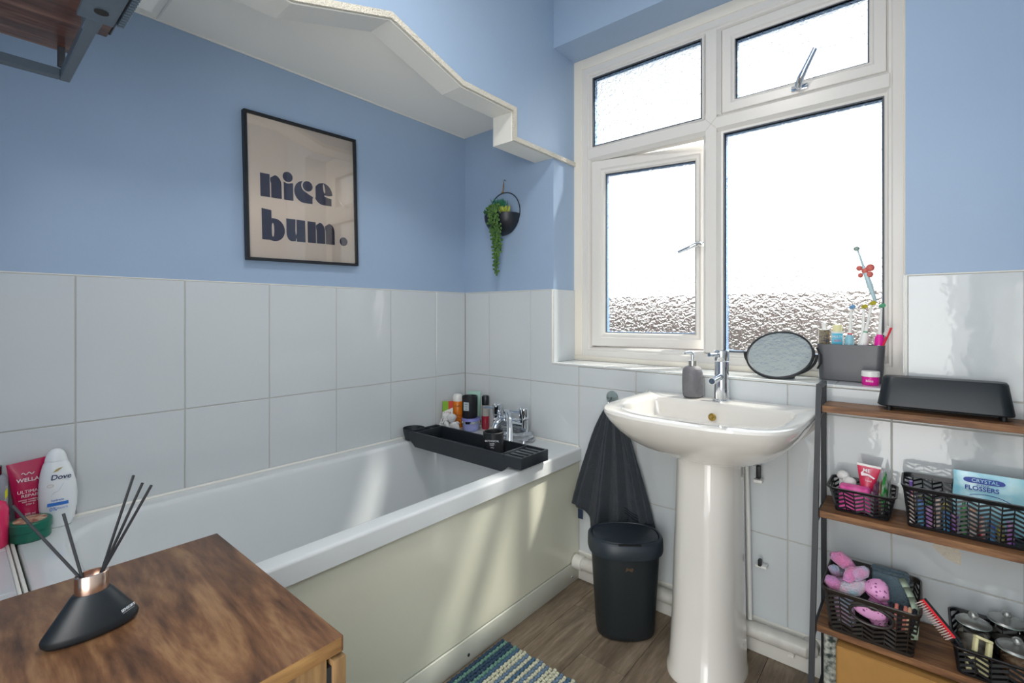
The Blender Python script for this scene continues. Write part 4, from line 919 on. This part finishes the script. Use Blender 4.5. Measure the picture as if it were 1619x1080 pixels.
for i in range(7):
    for j in (-1, 1):
        p = b_-d_*(.002+.0042*i)+Vector((0, .0018*j, 0)); q.tube([p, p+Vector((-.009, -.003, .007))], .0015, 6)
q.build('bristles', whitep, tb, kind='stuff')
lt_ = thing('toothbrush_holder', 'clear slim toothbrush held on the window by a coral coloured lobed clip', 'toothbrush', (1.594, .165, 1.13))
a_, b_ = Vector((1.617, .160, 1.128)), Vector((1.573, .150, 1.290))
MB().tube([a_, a_.lerp(b_, .3), a_.lerp(b_, .62), a_.lerp(b_, .7), b_], [.004, .0075, .006, .003, .0022], 12).build('clear_handle', mat('icy_plastic', 'b9d3da', .15), lt_)
MB().ball(b_+Vector((-.002, -.004, .002)), .008, .006, .007, 10, 7).build('brush_head', mat('grey_bristles', '8fa39c', .6), lt_)
cor = mat('coral_rubber', 'd0695e', .45); cc = a_.lerp(b_, .58)
for dx, dz, r_ in ((-.014, .010, .008), (.013, .010, .011), (-.011, -.012, .007), (.012, -.010, .009), (0, .002, .009)):
    MB().ball(cc+Vector((dx, -.002, dz)), r_, .006, r_, 12, 8).build('lobe', cor, lt_)
MB().tube([cc, cc+Vector((0, .03, 0))], [.006, .010], 14).build('suction_cup', glassd, lt_)
pj = thing('pink_jar', 'small bright pink jar with white lid on the sill in front of the caddy', 'jar', (1.611, .062, SL))
JC = (1.611, .060, 0)
MB().lathe([(0, SL), (.0195, SL), (.0205, SL+.002), (.0205, SL+.024), (0, SL+.024)], JC, 28, cap=False).build('pot', pinkm, pj)
MB().lathe([(0, SL+.0245), (.022, SL+.0245), (.022, SL+.038), (.0205, SL+.040), (0, SL+.0405)], JC, 28, cap=False).build('lid', whitep, pj)
text('bliss', .0105, facecam((1.611, .060, SL+.013), .0208, yaw=-6), whitep, pj)

# ------------------------------------------------------------------ ladder rack with its shelves
rk = thing('ladder_rack', 'black metal ladder rack with rustic brown shelves in the right corner', 'rack', (1.70, -.12, FL))
def fy(z): return -.105-(.9-z)*.165
for x0 in (1.501, 1.945):
    x1 = x0+.0125
    MB().box(x0, x1, -.024, -.012, FL, .898, .001, seg=1).build('rear_post', blackmet, rk)
    MB().prism([(fy(.898)-.006, .898), (fy(.898)+.006, .898), (fy(FL)+.006, FL), (fy(FL)-.006, FL)], 'x', x0, x1).build('front_post', blackmet, rk, smooth=False)
    MB().box(x0, x1, fy(.89), -.014, .886, .898, .001, seg=1).build('top_bar', blackmet, rk)
    for z in (.815, .541, .260, .052): MB().box(x0+.001, x1-.001, fy(z), -.014, z-.005, z+.004, .001, seg=1).build('cross_bar', blackmet, rk)
for z, n in ((.840, 0), (.566, 1), (.285, 2), (.075, 3)):
    MB().box(1.5145, 1.9445, fy(z)+.008, -.007, z-.017, z, .0008, seg=1).build('shelf', shelfw, rk)

sp_ = thing('black_long_box', 'long matt black tapered box with rounded ends on the top shelf', 'box', (1.763, -.04, .84))
MB().loft([rrect(1.636, 1.889, -.078, -.010, .024, .8515), rrect(1.633, 1.890, -.080, -.008, .025, .855), rrect(1.645, 1.880, -.068, -.012, .022, .924), rrect(1.648, 1.877, -.065, -.014, .021, .928), rrect(1.655, 1.870, -.059, -.018, .018, .9285)]).build('body', mat('matt_black_box', '141c22', .4), sp_, angle=30)
for x in (1.658, 1.87):
    for y in (-.064, -.022): MB().lathe([(0, .840), (.006, .840), (.006, .852), (0, .852)], (x, y, 0), 14, cap=False).build('foot', blackm, sp_)

# baskets -----------------------------------------------------------
bask = mat('black_basket_plastic', '1a1c20', .35); baskb = mat('brown_black_basket_plastic', '2b2622', .38)
def basket(label, bot, top, z0, z1, cols, rows, r=.012, m=bask, handle=None):
    th = thing('woven_basket', label, 'basket', ((bot[0]+bot[1])/2, (bot[2]+bot[3])/2, z0), 'herringbone plastic baskets on the rack')
    K_ = 8; M_ = 24
    def loop(t):
        a = [bot[i]*(1-t)+top[i]*t for i in range(4)]; return rrect(a[0], a[1], a[2], a[3], r+.006*t, z0+(z1-z0)*t, K_, M_)
    L0_ = loop(0); L1_ = loop(1); n = len(L0_)
    seg = [(L0_[(i+1) % n]-L0_[i]).length for i in range(n)]; T = sum(seg); cum = [0]
    for s_ in seg: cum.append(cum[-1]+s_)
    def P(u, t):
        u = (u % 1)*T; k = 0
        lo, hi = 0, n-1
        while lo < hi:
            mid = (lo+hi+1)//2
            if cum[mid] <= u: lo = mid
            else: hi = mid-1
        f = (u-cum[lo])/seg[lo]; a = L0_[lo].lerp(L0_[(lo+1) % n], f); b = L1_[lo].lerp(L1_[(lo+1) % n], f); return a.lerp(b, t)
    c = Vector(((bot[0]+bot[1])/2, (bot[2]+bot[3])/2, 0)); mb = MB(); wth = .0018
    def strut(u0, t0, u1, t1, hw):
        a, b = P(u0, t0), P(u1, t1); n_ = (a-c); n_.z = 0; n_.normalize(); d = (b-a).normalized(); s_ = d.cross(n_).normalized()*hw
        mb.add([a+s_, a-s_, b-s_, b+s_, a+s_-n_*wth, a-s_-n_*wth, b-s_-n_*wth, b+s_-n_*wth], [(0, 1, 2, 3), (7, 6, 5, 4), (0, 4, 5, 1), (1, 5, 6, 2), (2, 6, 7, 3), (3, 7, 4, 0)])
    NC = cols; pt = (.90-.07)/rows; hw = (z1-z0)*pt*.21
    for k in range(NC):
        u0 = k/NC; u1 = (k+1)/NC; up = 1 if k % 2 else -1; sl = pt*.9*(1/NC*T)/((z1-z0)*pt)*.55*up
        for j in range(-3, rows+4):
            ta = .07+pt*(j+.5)-sl/2; tb_ = ta+sl
            if max(ta, tb_) < .05 or min(ta, tb_) > .92: continue
            q0, q1 = max(.05, min(.92, ta)), max(.05, min(.92, tb_))
            f0 = (q0-ta)/(tb_-ta) if abs(tb_-ta) > 1e-6 else 0; f1 = (q1-ta)/(tb_-ta) if abs(tb_-ta) > 1e-6 else 1
            um = (u0+u1)/2
            if handle:
                pm2 = P(um, (q0+q1)/2)
                if pm2.y < bot[2]+.01 and ((pm2.x-handle[0])/handle[1])**2+((pm2.z-handle[2])/handle[3])**2 < 1: continue
            strut(u0+(u1-u0)*f0, q0, u0+(u1-u0)*f1, q1, hw)
        strut(u0, .05, u0, .92, .0009) if not handle or not (P(u0, .5).y < bot[2]+.01 and abs(P(u0, .5).x-handle[0]) < handle[1]) else (strut(u0, .05, u0, .35, .0009))
    mb.build('lattice', m, th, smooth=False, kind='stuff', recalc=False)
    def lp(t, off=0, dz=0):
        a = [bot[i]*(1-t)+top[i]*t for i in range(4)]; return rrect(a[0]-off, a[1]+off, a[2]-off, a[3]+off, r+.006*t, z0+(z1-z0)*t+dz, K_, 4)
    MB().loft([lp(.89), lp(.9, .001), lp(.985, .003), lp(1, .002), lp(1, -.001), lp(.9, -.002)], False, False).build('rim', m, th, angle=40)
    MB().loft([lp(.0), lp(.0, .001), lp(.07, .001), lp(.07, -.0025), lp(.02, -.0025)], True, True).build('base', m, th, angle=40)
    if handle:
        hx, ha, hz, hb_ = handle
        q = MB(); pts = [(hx+ha*math.cos(a), bot[2]+(top[2]-bot[2])*((hz-z0)/(z1-z0))-.001, hz+hb_*math.sin(a)) for a in [2*PI*i/40 for i in range(40)]]
        q.tube(pts, .0045, 8, closed=True, flat=.8); q.build('handle_ring', m, th)
    return th
basket('small black herringbone basket at the left of the second shelf', (1.546, 1.660, -.122, -.035), (1.529, 1.674, -.138, -.012), .567, .632, 20, 5)
basket('largest black herringbone basket, right end of the second shelf', (1.697, 1.927, -.120, -.025), (1.686, 1.938, -.142, -.010), .567, .672, 34, 8)
basket('dark basket with an oval handle hole at the left of the third shelf', (1.541, 1.708, -.200, -.040), (1.529, 1.722, -.226, -.020), .286, .402, 30, 8, m=baskb, handle=(1.63, .043, .362, .022))
basket('low black basket holding glass jars at the right of the third shelf', (1.785, 1.925, -.190, -.022), (1.776, 1.935, -.205, -.012), .286, .350, 24, 4, m=bask)

# small basket contents
c1 = thing('hand_cream_tube', 'pink hand cream tube leaning in the small second shelf basket', 'tube', (1.60, -.07, .57))
M1 = Matrix.Translation((1.610, -.075, .603)) @ rotM('Z', 2) @ rotM('X', -14) @ rotM('Y', 4)
R = []
for k in range(7):
    q = k/6; R.append([M1 @ Vector(((.013+.013*q)*math.cos(t), (.012*(1-q)+.001)*math.sin(t), .018+.062*q)) for t in [2*PI*i/24 for i in range(24)]])
MB().loft(R).build('body', mat('rose_tube', 'c92a50', .3, coat=.3), c1)
MB().box(-.0265, .0265, -.0012, .0012, .079, .085, .0005, M=M1).build('crimp', whitep, c1)
MB().lathe([(0, -.012), (.014, -.012), (.0145, .018), (0, .018)], M=M1, seg=20, cap=False).build('cap', whitep, c1)
text('ME', .013, M1 @ Matrix.Translation((-.004, -.0075, .068)) @ rotM('X', 84), pw, c1, thick=.0002); text('hand', .007, M1 @ Matrix.Translation((.002, -.0095, .043)) @ rotM('X', 84), pw, c1)
MB().prism([(-.014, .053), (.0, .056), (.013, .050), (.016, .053), (.002, .060), (-.010, .062), (-.012, .066), (-.016, .060)], 'y', -.0105, -.0085, M=M1).build('white_motif', pw, c1)
for k, (x, y, z, s_) in enumerate(((1.556, -.045, .642, .0135), (1.572, -.058, .630, .0145))):
    mb = MB().ball((x, y, z), s_*1.15, s_, s_, 16, 10)
    mb.box(x-.008, x+.008, y-.008, y+.008, .570, z, .002); o = mb.build('cotton_roll', mat('soft_white', 'dfe0dd', .9, bump=.3, bscale=120), None); recenter(tag(o, ('white soft roll at the back left of the small basket', 'white soft roll nearest the pink tube in the small basket')[k], 'cotton roll', 'white rolls in the small basket'))
pc = MB(); pc.box(1.553, 1.622, -.122, -.075, .571, .634, .008, seg=3)
for i, v in enumerate(pc.v): pc.v[i] = v+Vector(noise.noise_vector(v*55))*.003; pc.v[i].z = max(pc.v[i].z, .5695)
recenter(tag(pc.build('pink_pouch', mat('bubblegum_pink', 'f06fb4', .5, color2='e0409c', vscale=60), angle=60), 'bright pink pouch filling the front of the small basket', 'pouch'))
pk = [('purple and cream packet, leftmost of the slim packets in the small basket', 'b9a0b8', '6f3f7a', 1.632, 0), ('orange and silver packet in the middle of the small basket', 'd8d5d0', 'd8632f', 1.641, 6), ('bright green packet standing tallest in the small basket', '38b24c', 'e0e8e0', 1.650, -4), ('dark grey packet at the right end of the small basket', '4a4f55', 'c8ccce', 1.660, 8)]
for k, (lbl, ca, cb_, x, a) in enumerate(pk):
    hh = (.075, .082, .108, .088)[k]; Mk = at((x, -.07, .570), 80+a, 0, 0) @ rotM('Y', (-4, 5, 3, 8)[k]*.4)
    mb = MB(); R = []
    for q in range(8):
        f = q/7; w_ = .036*(1-.25*f*f) if k != 2 else .034*(1-.85*f**3); R.append([Mk @ Vector((w_/1*math.cos(t)*.9, (.003*math.sin(PI*min(1, f*1.02))+.0006)*math.sin(t), hh*f)) for t in [2*PI*i/12 for i in range(12)]])
    o = mb.loft(R).build('slim_packet', mat('packet_%s' % ('plum', 'orange', 'green', 'grey')[k], ca, .25, color2=cb_, vscale=55), None, angle=60); recenter(tag(o, lbl, 'packet', 'slim packets in the small basket'))

# large basket contents
fb = thing('flosser_bag', 'light blue clear bag of flossers standing at the back of the large basket', 'bag', (1.84, -.06, .57))
Mb = Matrix.Translation((1.852, -.062, .575)) @ rotM('X', -3) @ rotM('Z', 1)
R = []
for q in range(9):
    f = q/8; R.append([Mb @ Vector((.070*math.cos(t)*(1-.02*math.sin(f*9)), (.010*math.sin(PI*f)**.6+.0008)*math.sin(t), .134*f)) for t in [2*PI*i/28 for i in range(28)]])
aq = mat('aqua_film', '8fd0e4', .2, coat=.4, color2='b8e2ea', vscale=30)
MB().loft(R).build('film', aq, fb, angle=60)
nv2 = mat('royal_blue_print', '1d3f9c', .4)
MB().prism([(x-.016, z) for x, z in [(.036*math.copysign(abs(math.cos(t))**.35, math.cos(t)), .117+.0065*math.sin(t)) for t in [2*PI*i/32 for i in range(32)]]], 'y', -.0112, -.0085, M=Mb).build('blue_badge', nv2, fb)
text('CRYSTAL', .0115, Mb @ Matrix.Translation((-.014, -.0116, .117)) @ rotM('X', 90), aq, fb); text('40 PACK', .006, Mb @ Matrix.Translation((-.018, -.0112, .1065)) @ rotM('X', 90), nv2, fb)
text('FLOSSERS', .014, Mb @ Matrix.Translation((-.020, -.0114, .0985)) @ rotM('X', 90), nv2, fb, thick=.0003)
MB().tube([Mb @ Vector((-.012+.06*math.sin(a), -.0116, .045+.042*math.cos(a))) for a in [-.5+i*.12 for i in range(14)]], .0006, 5).build('arc_print', nv2, fb)
pal = ['d9d9dc', 'c9263a', '3a57c0', 'e3d31e', '8c5bc0', '49a35a', 'b8845a', 'e9e6df', '6fb5c9', '7a7f86', 'd7a9c4', '30343a']
rr = random.Random(11); k = 0
lab = 'small coloured bottle or packet seen through the slots of the largest basket'
for x in [1.706+.0155*i for i in range(12)]:
    for y in (-.108, -.088):
        if x > 1.783 and y > -.1: continue
        hh = rr.uniform(.045, .082); col = pal[k % 12]; k += 1; w_ = .0062
        m_ = mat('item_'+['silver', 'red', 'blue', 'yellow', 'violet', 'green', 'tan', 'white', 'aqua', 'grey', 'mauve', 'charcoal'][(k-1) % 12], col, .35, color2=pal[(k+5) % 12], vscale=70)
        mb = MB().box(-w_, w_, -w_, w_, 0, hh, .002, M=at((x, y, .5698), rr.uniform(-12, 12))) if k % 2 else MB().lathe([(0, 0), (w_, 0), (w_, hh*.8), (w_*.5, hh*.85), (w_*.5, hh), (0, hh)], M=at((x, y, .5698)), seg=12, cap=False)
        recenter(tag(mb.build('small_packet', m_, None), '%s packet, %s from the left in the %s row inside the largest basket' % (['silver', 'red', 'blue', 'yellow', 'violet', 'green', 'tan', 'white', 'aqua', 'grey', 'mauve', 'charcoal'][(k-1) % 12], ['first', 'second', 'third', 'fourth', 'fifth', 'sixth', 'seventh', 'eighth', 'ninth', 'tenth', 'eleventh', 'twelfth'][round((x-1.706)/.0155)], 'front' if y < -.1 else 'back'), 'packet', 'packets inside the largest basket'))
cb2 = thing('purple_comb', 'purple plastic comb handle at the left end of the largest basket', 'comb', (1.702, -.07, .57))
MB().tube([(1.705, -.060, .572), (1.703, -.062, .62), (1.702, -.064, .664)], [.004, .006, .008], 12, flat=.5).build('handle', mat('violet_plastic', '8d6cc4', .3), cb2)

# third shelf, left basket contents
fz = mat('tie_dye_plush', 'e58fc0', .95, bump=.8, bscale=260, sheen=.5, color2='a9c6df', vscale=26)
fzp = mat('pink_plush', 'e87fae', .95, bump=.8, bscale=260, sheen=.5, color2='d98fd0', vscale=20)
fzb = mat('pale_blue_plush', 'a9d0da', .95, bump=.8, bscale=260, sheen=.5, color2='eab8cc', vscale=26)
ph = thing('plush_headband', 'fluffy pink and pale blue headband heaped at the left of the oval handle basket', 'headband', (1.57, -.14, .33))
def plush(pts, r, m, n='band'):
    mb = MB().tube(pts, r, 14)
    for i, v in enumerate(mb.v): mb.v[i] = v+Vector(noise.noise_vector(v*90))*.0035
    mb.build(n, m, ph, angle=180)
plush([(1.540, -.150, .455), (1.556, -.145, .452), (1.572, -.140, .440), (1.590, -.140, .425)], [.009, .016, .017, .012], fzp, 'bow_loop')
plush([(1.575, -.165, .425), (1.592, -.165, .428), (1.612, -.15, .436), (1.618, -.145, .440)], [.012, .017, .014, .009], fz, 'bow_loop')
plush([(1.590, -.160, .440), (1.583, -.175, .425), (1.578, -.185, .412)], [.012, .013, .010], fzp, 'knot')
plush([(1.536, -.185, .405), (1.548, -.190, .402), (1.562, -.19, .395)], [.013, .0165, .013], fzp)
plush([(1.562, -.19, .393), (1.577, -.190, .395), (1.595, -.18, .398), (1.606, -.165, .405), (1.604, -.14, .41)], [.012, .0165, .017, .014, .01], fzb)
plush([(1.545, -.150, .420), (1.548, -.120, .40), (1.57, -.10, .39), (1.60, -.12, .40)], [.012, .014, .014, .012], fz)
plush([(1.57, -.15, .400), (1.57, -.15, .34), (1.575, -.15, .292)], [.018, .022, .02], fz, 'underside')
sc = thing('spotted_cloth_bag', 'pink bag with dark purple spots bulging from the oval handle hole', 'bag', (1.64, -.16, .33))
spm = bpy.data.materials.new('spotted_pink'); spm.use_nodes = True; n_ = spm.node_tree.nodes; l_ = spm.node_tree.links
g_ = n_.new('ShaderNodeNewGeometry'); vo = n_.new('ShaderNodeTexVoronoi'); vo.inputs['Scale'].default_value = 110; l_.new(g_.outputs['Position'], vo.inputs['Vector'])
rp = n_.new('ShaderNodeValToRGB'); rp.color_ramp.interpolation = 'CONSTANT'; rp.color_ramp.elements[0].color = lin('8d4a86'); rp.color_ramp.elements[1].position = .27; rp.color_ramp.elements[1].color = lin('eaa6d6')
l_.new(vo.outputs['Distance'], rp.inputs[0]); l_.new(rp.outputs[0], n_['Principled BSDF'].inputs['Base Color']); n_['Principled BSDF'].inputs['Roughness'].default_value = .7
mb = MB().ball((1.640, -.165, .405), .026, .030, .024, 28, 18); mb.ball((1.628, -.195, .362), .034, .010, .019, 20, 12); mb.ball((1.640, -.155, .35), .024, .026, .04, 20, 12)
for i, v in enumerate(mb.v): mb.v[i] = v+Vector(noise.noise_vector(v*45))*.005
mb.build('fabric', spm, sc, angle=180)
MB().tube([(1.617, -.182, .402), (1.634, -.195, .398), (1.652, -.192, .388), (1.662, -.18, .384)], .0012, 6).build('seam', mat('plum_seam', '8d3f7a', .7), sc)
fc = thing('face_cloth', 'folded grey blue face cloth at the back of the oval handle basket', 'cloth', (1.66, -.06, .33))
mb = MB()
for k in range(3): mb.box(1.618, 1.700, -.095+.018*k, -.080+.018*k, .300, .414+.003*k, .006, seg=2)
for i, v in enumerate(mb.v): mb.v[i] = v+Vector(noise.noise_vector(v*50))*.004
mb.build('fabric', mat('grey_blue_towelling', '66818f', .95, bump=.9, bscale=400, sheen=.3), fc, angle=180)
MB().box(1.600, 1.624, -.10, -.08, .31, .424, .004, M=None).build('dark_fold', mat('charcoal_cloth', '2a2a2c', .9), fc)
for k, (x, col, nm) in enumerate(((1.668, '1c1e2c', 'black'), (1.676, 'd88476', 'coral'), (1.684, '17181f', 'black'), (1.691, 'c9705e', 'coral'), (1.698, 'd9b596', 'cream'), (1.706, '1a1b22', 'black'))):
    mb = MB().tube([(x+.001*k*math.sin(a), -.175+.022*math.cos(a), .360+.026*math.sin(a)) for a in [2*PI*i/24 for i in range(24)]], .0042, 8, closed=True)
    for i, v in enumerate(mb.v): mb.v[i] = v+Vector(noise.noise_vector(v*200))*.0012
    lbls = ['black hair band beside the spotted pink bag', 'coral hair band, leftmost coral one in the oval handle basket', 'black hair band between the two coral ones', 'second coral hair band, next to the cream one', 'cream hair band in the oval handle basket', 'black hair band at the right end of the row']
    recenter(tag(mb.build('hair_band', mat(nm+'_elastic', col, .8), None, angle=180), lbls[k], 'hair band', 'hair bands in the oval handle basket'))
rbn = MB(); pts = [(1.684, -.095, .420), (1.694, -.12, .412), (1.704, -.14, .40), (1.712, -.165, .385), (1.712, -.19, .36), (1.710, -.20, .33)]
for i in range(len(pts)-1):
    a_, b_ = Vector(pts[i]), Vector(pts[i+1]); d_ = (b_-a_).normalized(); s_ = Vector((1, .2, .3)).normalized()*.007
    rbn.add([a_-s_, a_+s_, b_+s_, b_-s_, a_-s_+Vector((0, .001, .001)), a_+s_+Vector((0, .001, .001)), b_+s_+Vector((0, .001, .001)), b_-s_+Vector((0, .001, .001))], [(0, 1, 2, 3), (7, 6, 5, 4), (0, 4, 5, 1), (2, 6, 7, 3), (1, 5, 6, 2), (3, 7, 4, 0)])
recenter(tag(rbn.build('satin_ribbon', mat('pale_green_satin', 'b9cdb6', .3), None, angle=180), 'pale green satin ribbon hanging over the right of the oval handle basket', 'ribbon'))

# third shelf, right: jars, comb, hairbrush
for k, (x, y, lbl) in enumerate(((1.816, -.098, 'glass jar with knob lid nearest the red hairbrush'), (1.876, -.050, 'glass jar with knob lid at the back by the wall'), (1.884, -.135, 'glass jar with knob lid at the front, holding brown contents'))):
    j = thing('glass_jar', lbl, 'jar', (x, y, .2885), 'glass jars with knob lids'); zt_ = (.364, .368, .352)[k]; lr = (.034, .036, .037)[k]
    r_ = .0285
    MB().lathe([(0, .289), (r_-.002, .289), (r_, .292), (r_, zt_-.003), (r_-.002, zt_-.0015), (0, zt_-.0015)], (x, y, 0), 32, cap=False).build('wall', glass, j)
    l2 = MB().lathe([(0, zt_-.001), (r_-.002, zt_-.001), (lr-.004, zt_-.001), (lr-.002, zt_+.0015), (lr-.005, zt_+.005), (.010, zt_+.010), (0, zt_+.0105)], (x, y, 0), 36, cap=False).build('lid', lidg, j)
    MB().tube([(x+(lr-.003)*math.cos(a), y+(lr-.003)*math.sin(a), zt_+.001) for a in [2*PI*i/40 for i in range(40)]], .0011, 6, closed=True).build('lid_edge', mat('glass_edge', 'b4c8c2', .1), l2)
    MB().ball((x, y, zt_+.018), .0095, .0095, .0085, 16, 10).build('knob', lidg, l2)
    MB().lathe([(0, .2945), (r_-.003, .2945), (r_-.003, .325), (0, .327)], (x, y, 0), 20, cap=False).build('contents', mat('jar_contents_%s' % ('grey', 'dark', 'brown')[k], ('b9b2a8', '8b8680', '8e6444')[k], .7, color2=('d9d4cc', '5c5a58', 'd8b498')[k], vscale=90), j)
hbz = thing('hairbrush', 'black hairbrush with red cushion and pale bristles leaning in the jar basket', 'hairbrush', (1.79, -.19, .30))
a_, b_ = Vector((1.727, -.165, .418)), Vector((1.782, -.182, .360)); e_ = Vector((1.797, -.186, .335)); d_ = (b_-a_).normalized(); n_v = Vector((-.42, -.55, -.42)); n_v = (n_v-d_*n_v.dot(d_)).normalized(); s_v = d_.cross(n_v)
def slab(p, q, w, t, off, m, n, par):
    vs = [x+s_v*sg*w+n_v*(off+o) for x in (p, q) for sg in (-1, 1) for o in (0, t)]
    MB().add(vs, [(0, 1, 3, 2), (4, 6, 7, 5), (0, 4, 5, 1), (2, 3, 7, 6), (0, 2, 6, 4), (1, 5, 7, 3)]).build(n, m, par, smooth=False)
slab(a_, b_+d_*.01, .009, .005, 0, blackp, 'back', hbz); slab(a_+d_*.0, b_, .0075, .004, .005, mat('bright_red_rubber', 'e8303a', .4), 'cushion', hbz)
MB().tube([b_+n_v*.002, e_+n_v*.001, Vector((1.815, -.185, .300))], [.006, .0045, .005], 12).build('handle', blackp, hbz)
q = MB()
for i in range(17):
    for s_ in (-.005, 0, .005):
        p = a_+(b_-a_)*(i+.5)/17+s_v*s_+n_v*.009; q.tube([p, p+n_v*.013-d_*.001], .0009, 5)
q.build('bristles', mat('pale_bristles', 'd9c3bd', .5), hbz, kind='stuff')
cm = thing('cream_clip', 'cream plastic claw clip in the front of the jar basket', 'hair clip', (1.815, -.175, .31))
Mc = Matrix.Translation((1.826, -.172, .352)) @ rotM('Z', 20) @ rotM('Y', 18) @ rotM('X', -25)
for b in ((-.016, .016, .012, .018), (-.016, -.010, -.016, .012), (.008, .016, -.02, .012)): MB().box(b[0], b[1], -.006, .006, b[2], b[3], .0015, M=Mc).build('arm', creamp, cm)
MB().tube([(1.797, -.19, .336), (1.806, -.196, .333), (1.815, -.19, .337)], .0045, 10).build('scroll', creamp, cm)
MB().box(1.798, 1.836, -.185, -.160, .2925, .325, .004).build('base', creamp, cm)

# bottom of the rack
cbx = thing('cardboard_box', 'plain brown cardboard box on the bottom shelf of the rack', 'box', (1.72, -.12, .075))
MB().box(1.560, 1.90, -.215, -.055, .0755, .2580, .0015, seg=1).build('body', card, cbx)
MB().box(1.5585, 1.5605, -.213, -.06, .0755, .2570, .0005, seg=1).build('flap', mat('cardboard_edge', '8f6a38', .85), cbx)
MB().box(1.5625, 1.8995, -.2168, -.2150, .0755, .2570, .0004, seg=1).build('front_flap', card, cbx)
pb2 = MB().box(1.522, 1.556, -.135, -.035, .0755, .258, .010, seg=3)
for i, v in enumerate(pb2.v): pb2.v[i] = v+Vector(noise.noise_vector(v*35))*.006; pb2.v[i].z = min(.262, max(pb2.v[i].z, .0755)); pb2.v[i].x = min(pb2.v[i].x, 1.5575)
recenter(tag(pb2.build('patterned_bag', mat('animal_print_cloth', 'd3d6cc', .8, color2='33403c', vscale=75), None, angle=180), 'black and white patterned cloth bag squeezed left of the cardboard box', 'bag'))

# ------------------------------------------------------------------ rug
rg = thing('rug', 'striped blue green and cream woven bath mat beside the bath panel', 'rug', (.90, -.85, FL))
cols_ = [('rug_navy', '31495f'), ('rug_teal', '6f9a8c'), ('rug_navy', '31495f'), ('rug_navy', '31495f'), ('rug_teal', '7ba596'), ('rug_blue', '4d6d88'), ('rug_cream', 'd3d3ba'), ('rug_cream', 'd3d3ba'), ('rug_slate', '70889f'), ('rug_cream', 'd3d3ba'), ('rug_blue', '5a7590'), ('rug_cream', 'd3d3ba'), ('rug_slate', '70889f'), ('rug_cream', 'd3d3ba')]
MB().box(.683, 1.118, -1.16, -.492, FL, FL+.005, .002).build('backing', mat('rug_navy', '31495f', .95), rg)
base = {}
for i in range(34):
    x = .689+i*.0128; nm, c_h = cols_[i] if i < 14 else cols_[6+(i % 8)]
    if nm not in base:
        mb = MB(); r3 = random.Random(5)
        for k in range(74):
            y = -.496-.009*k; s_ = 1 if k % 2 else -1
            mb.ball((x+s_*.0012, y, FL+.0085), .0066, .0058, r3.uniform(.0045, .0058), 7, 5)
        o = mb.build('yarn_row', mat(nm, c_h, .95, var=.25, vscale=120), rg, angle=180); base[nm] = (o, x)
    else:
        b0, x0_ = base[nm]; o = b0.copy(); COL.objects.link(o); o.parent = rg; o.location = (x-x0_, random.uniform(-.004, .004), 0)
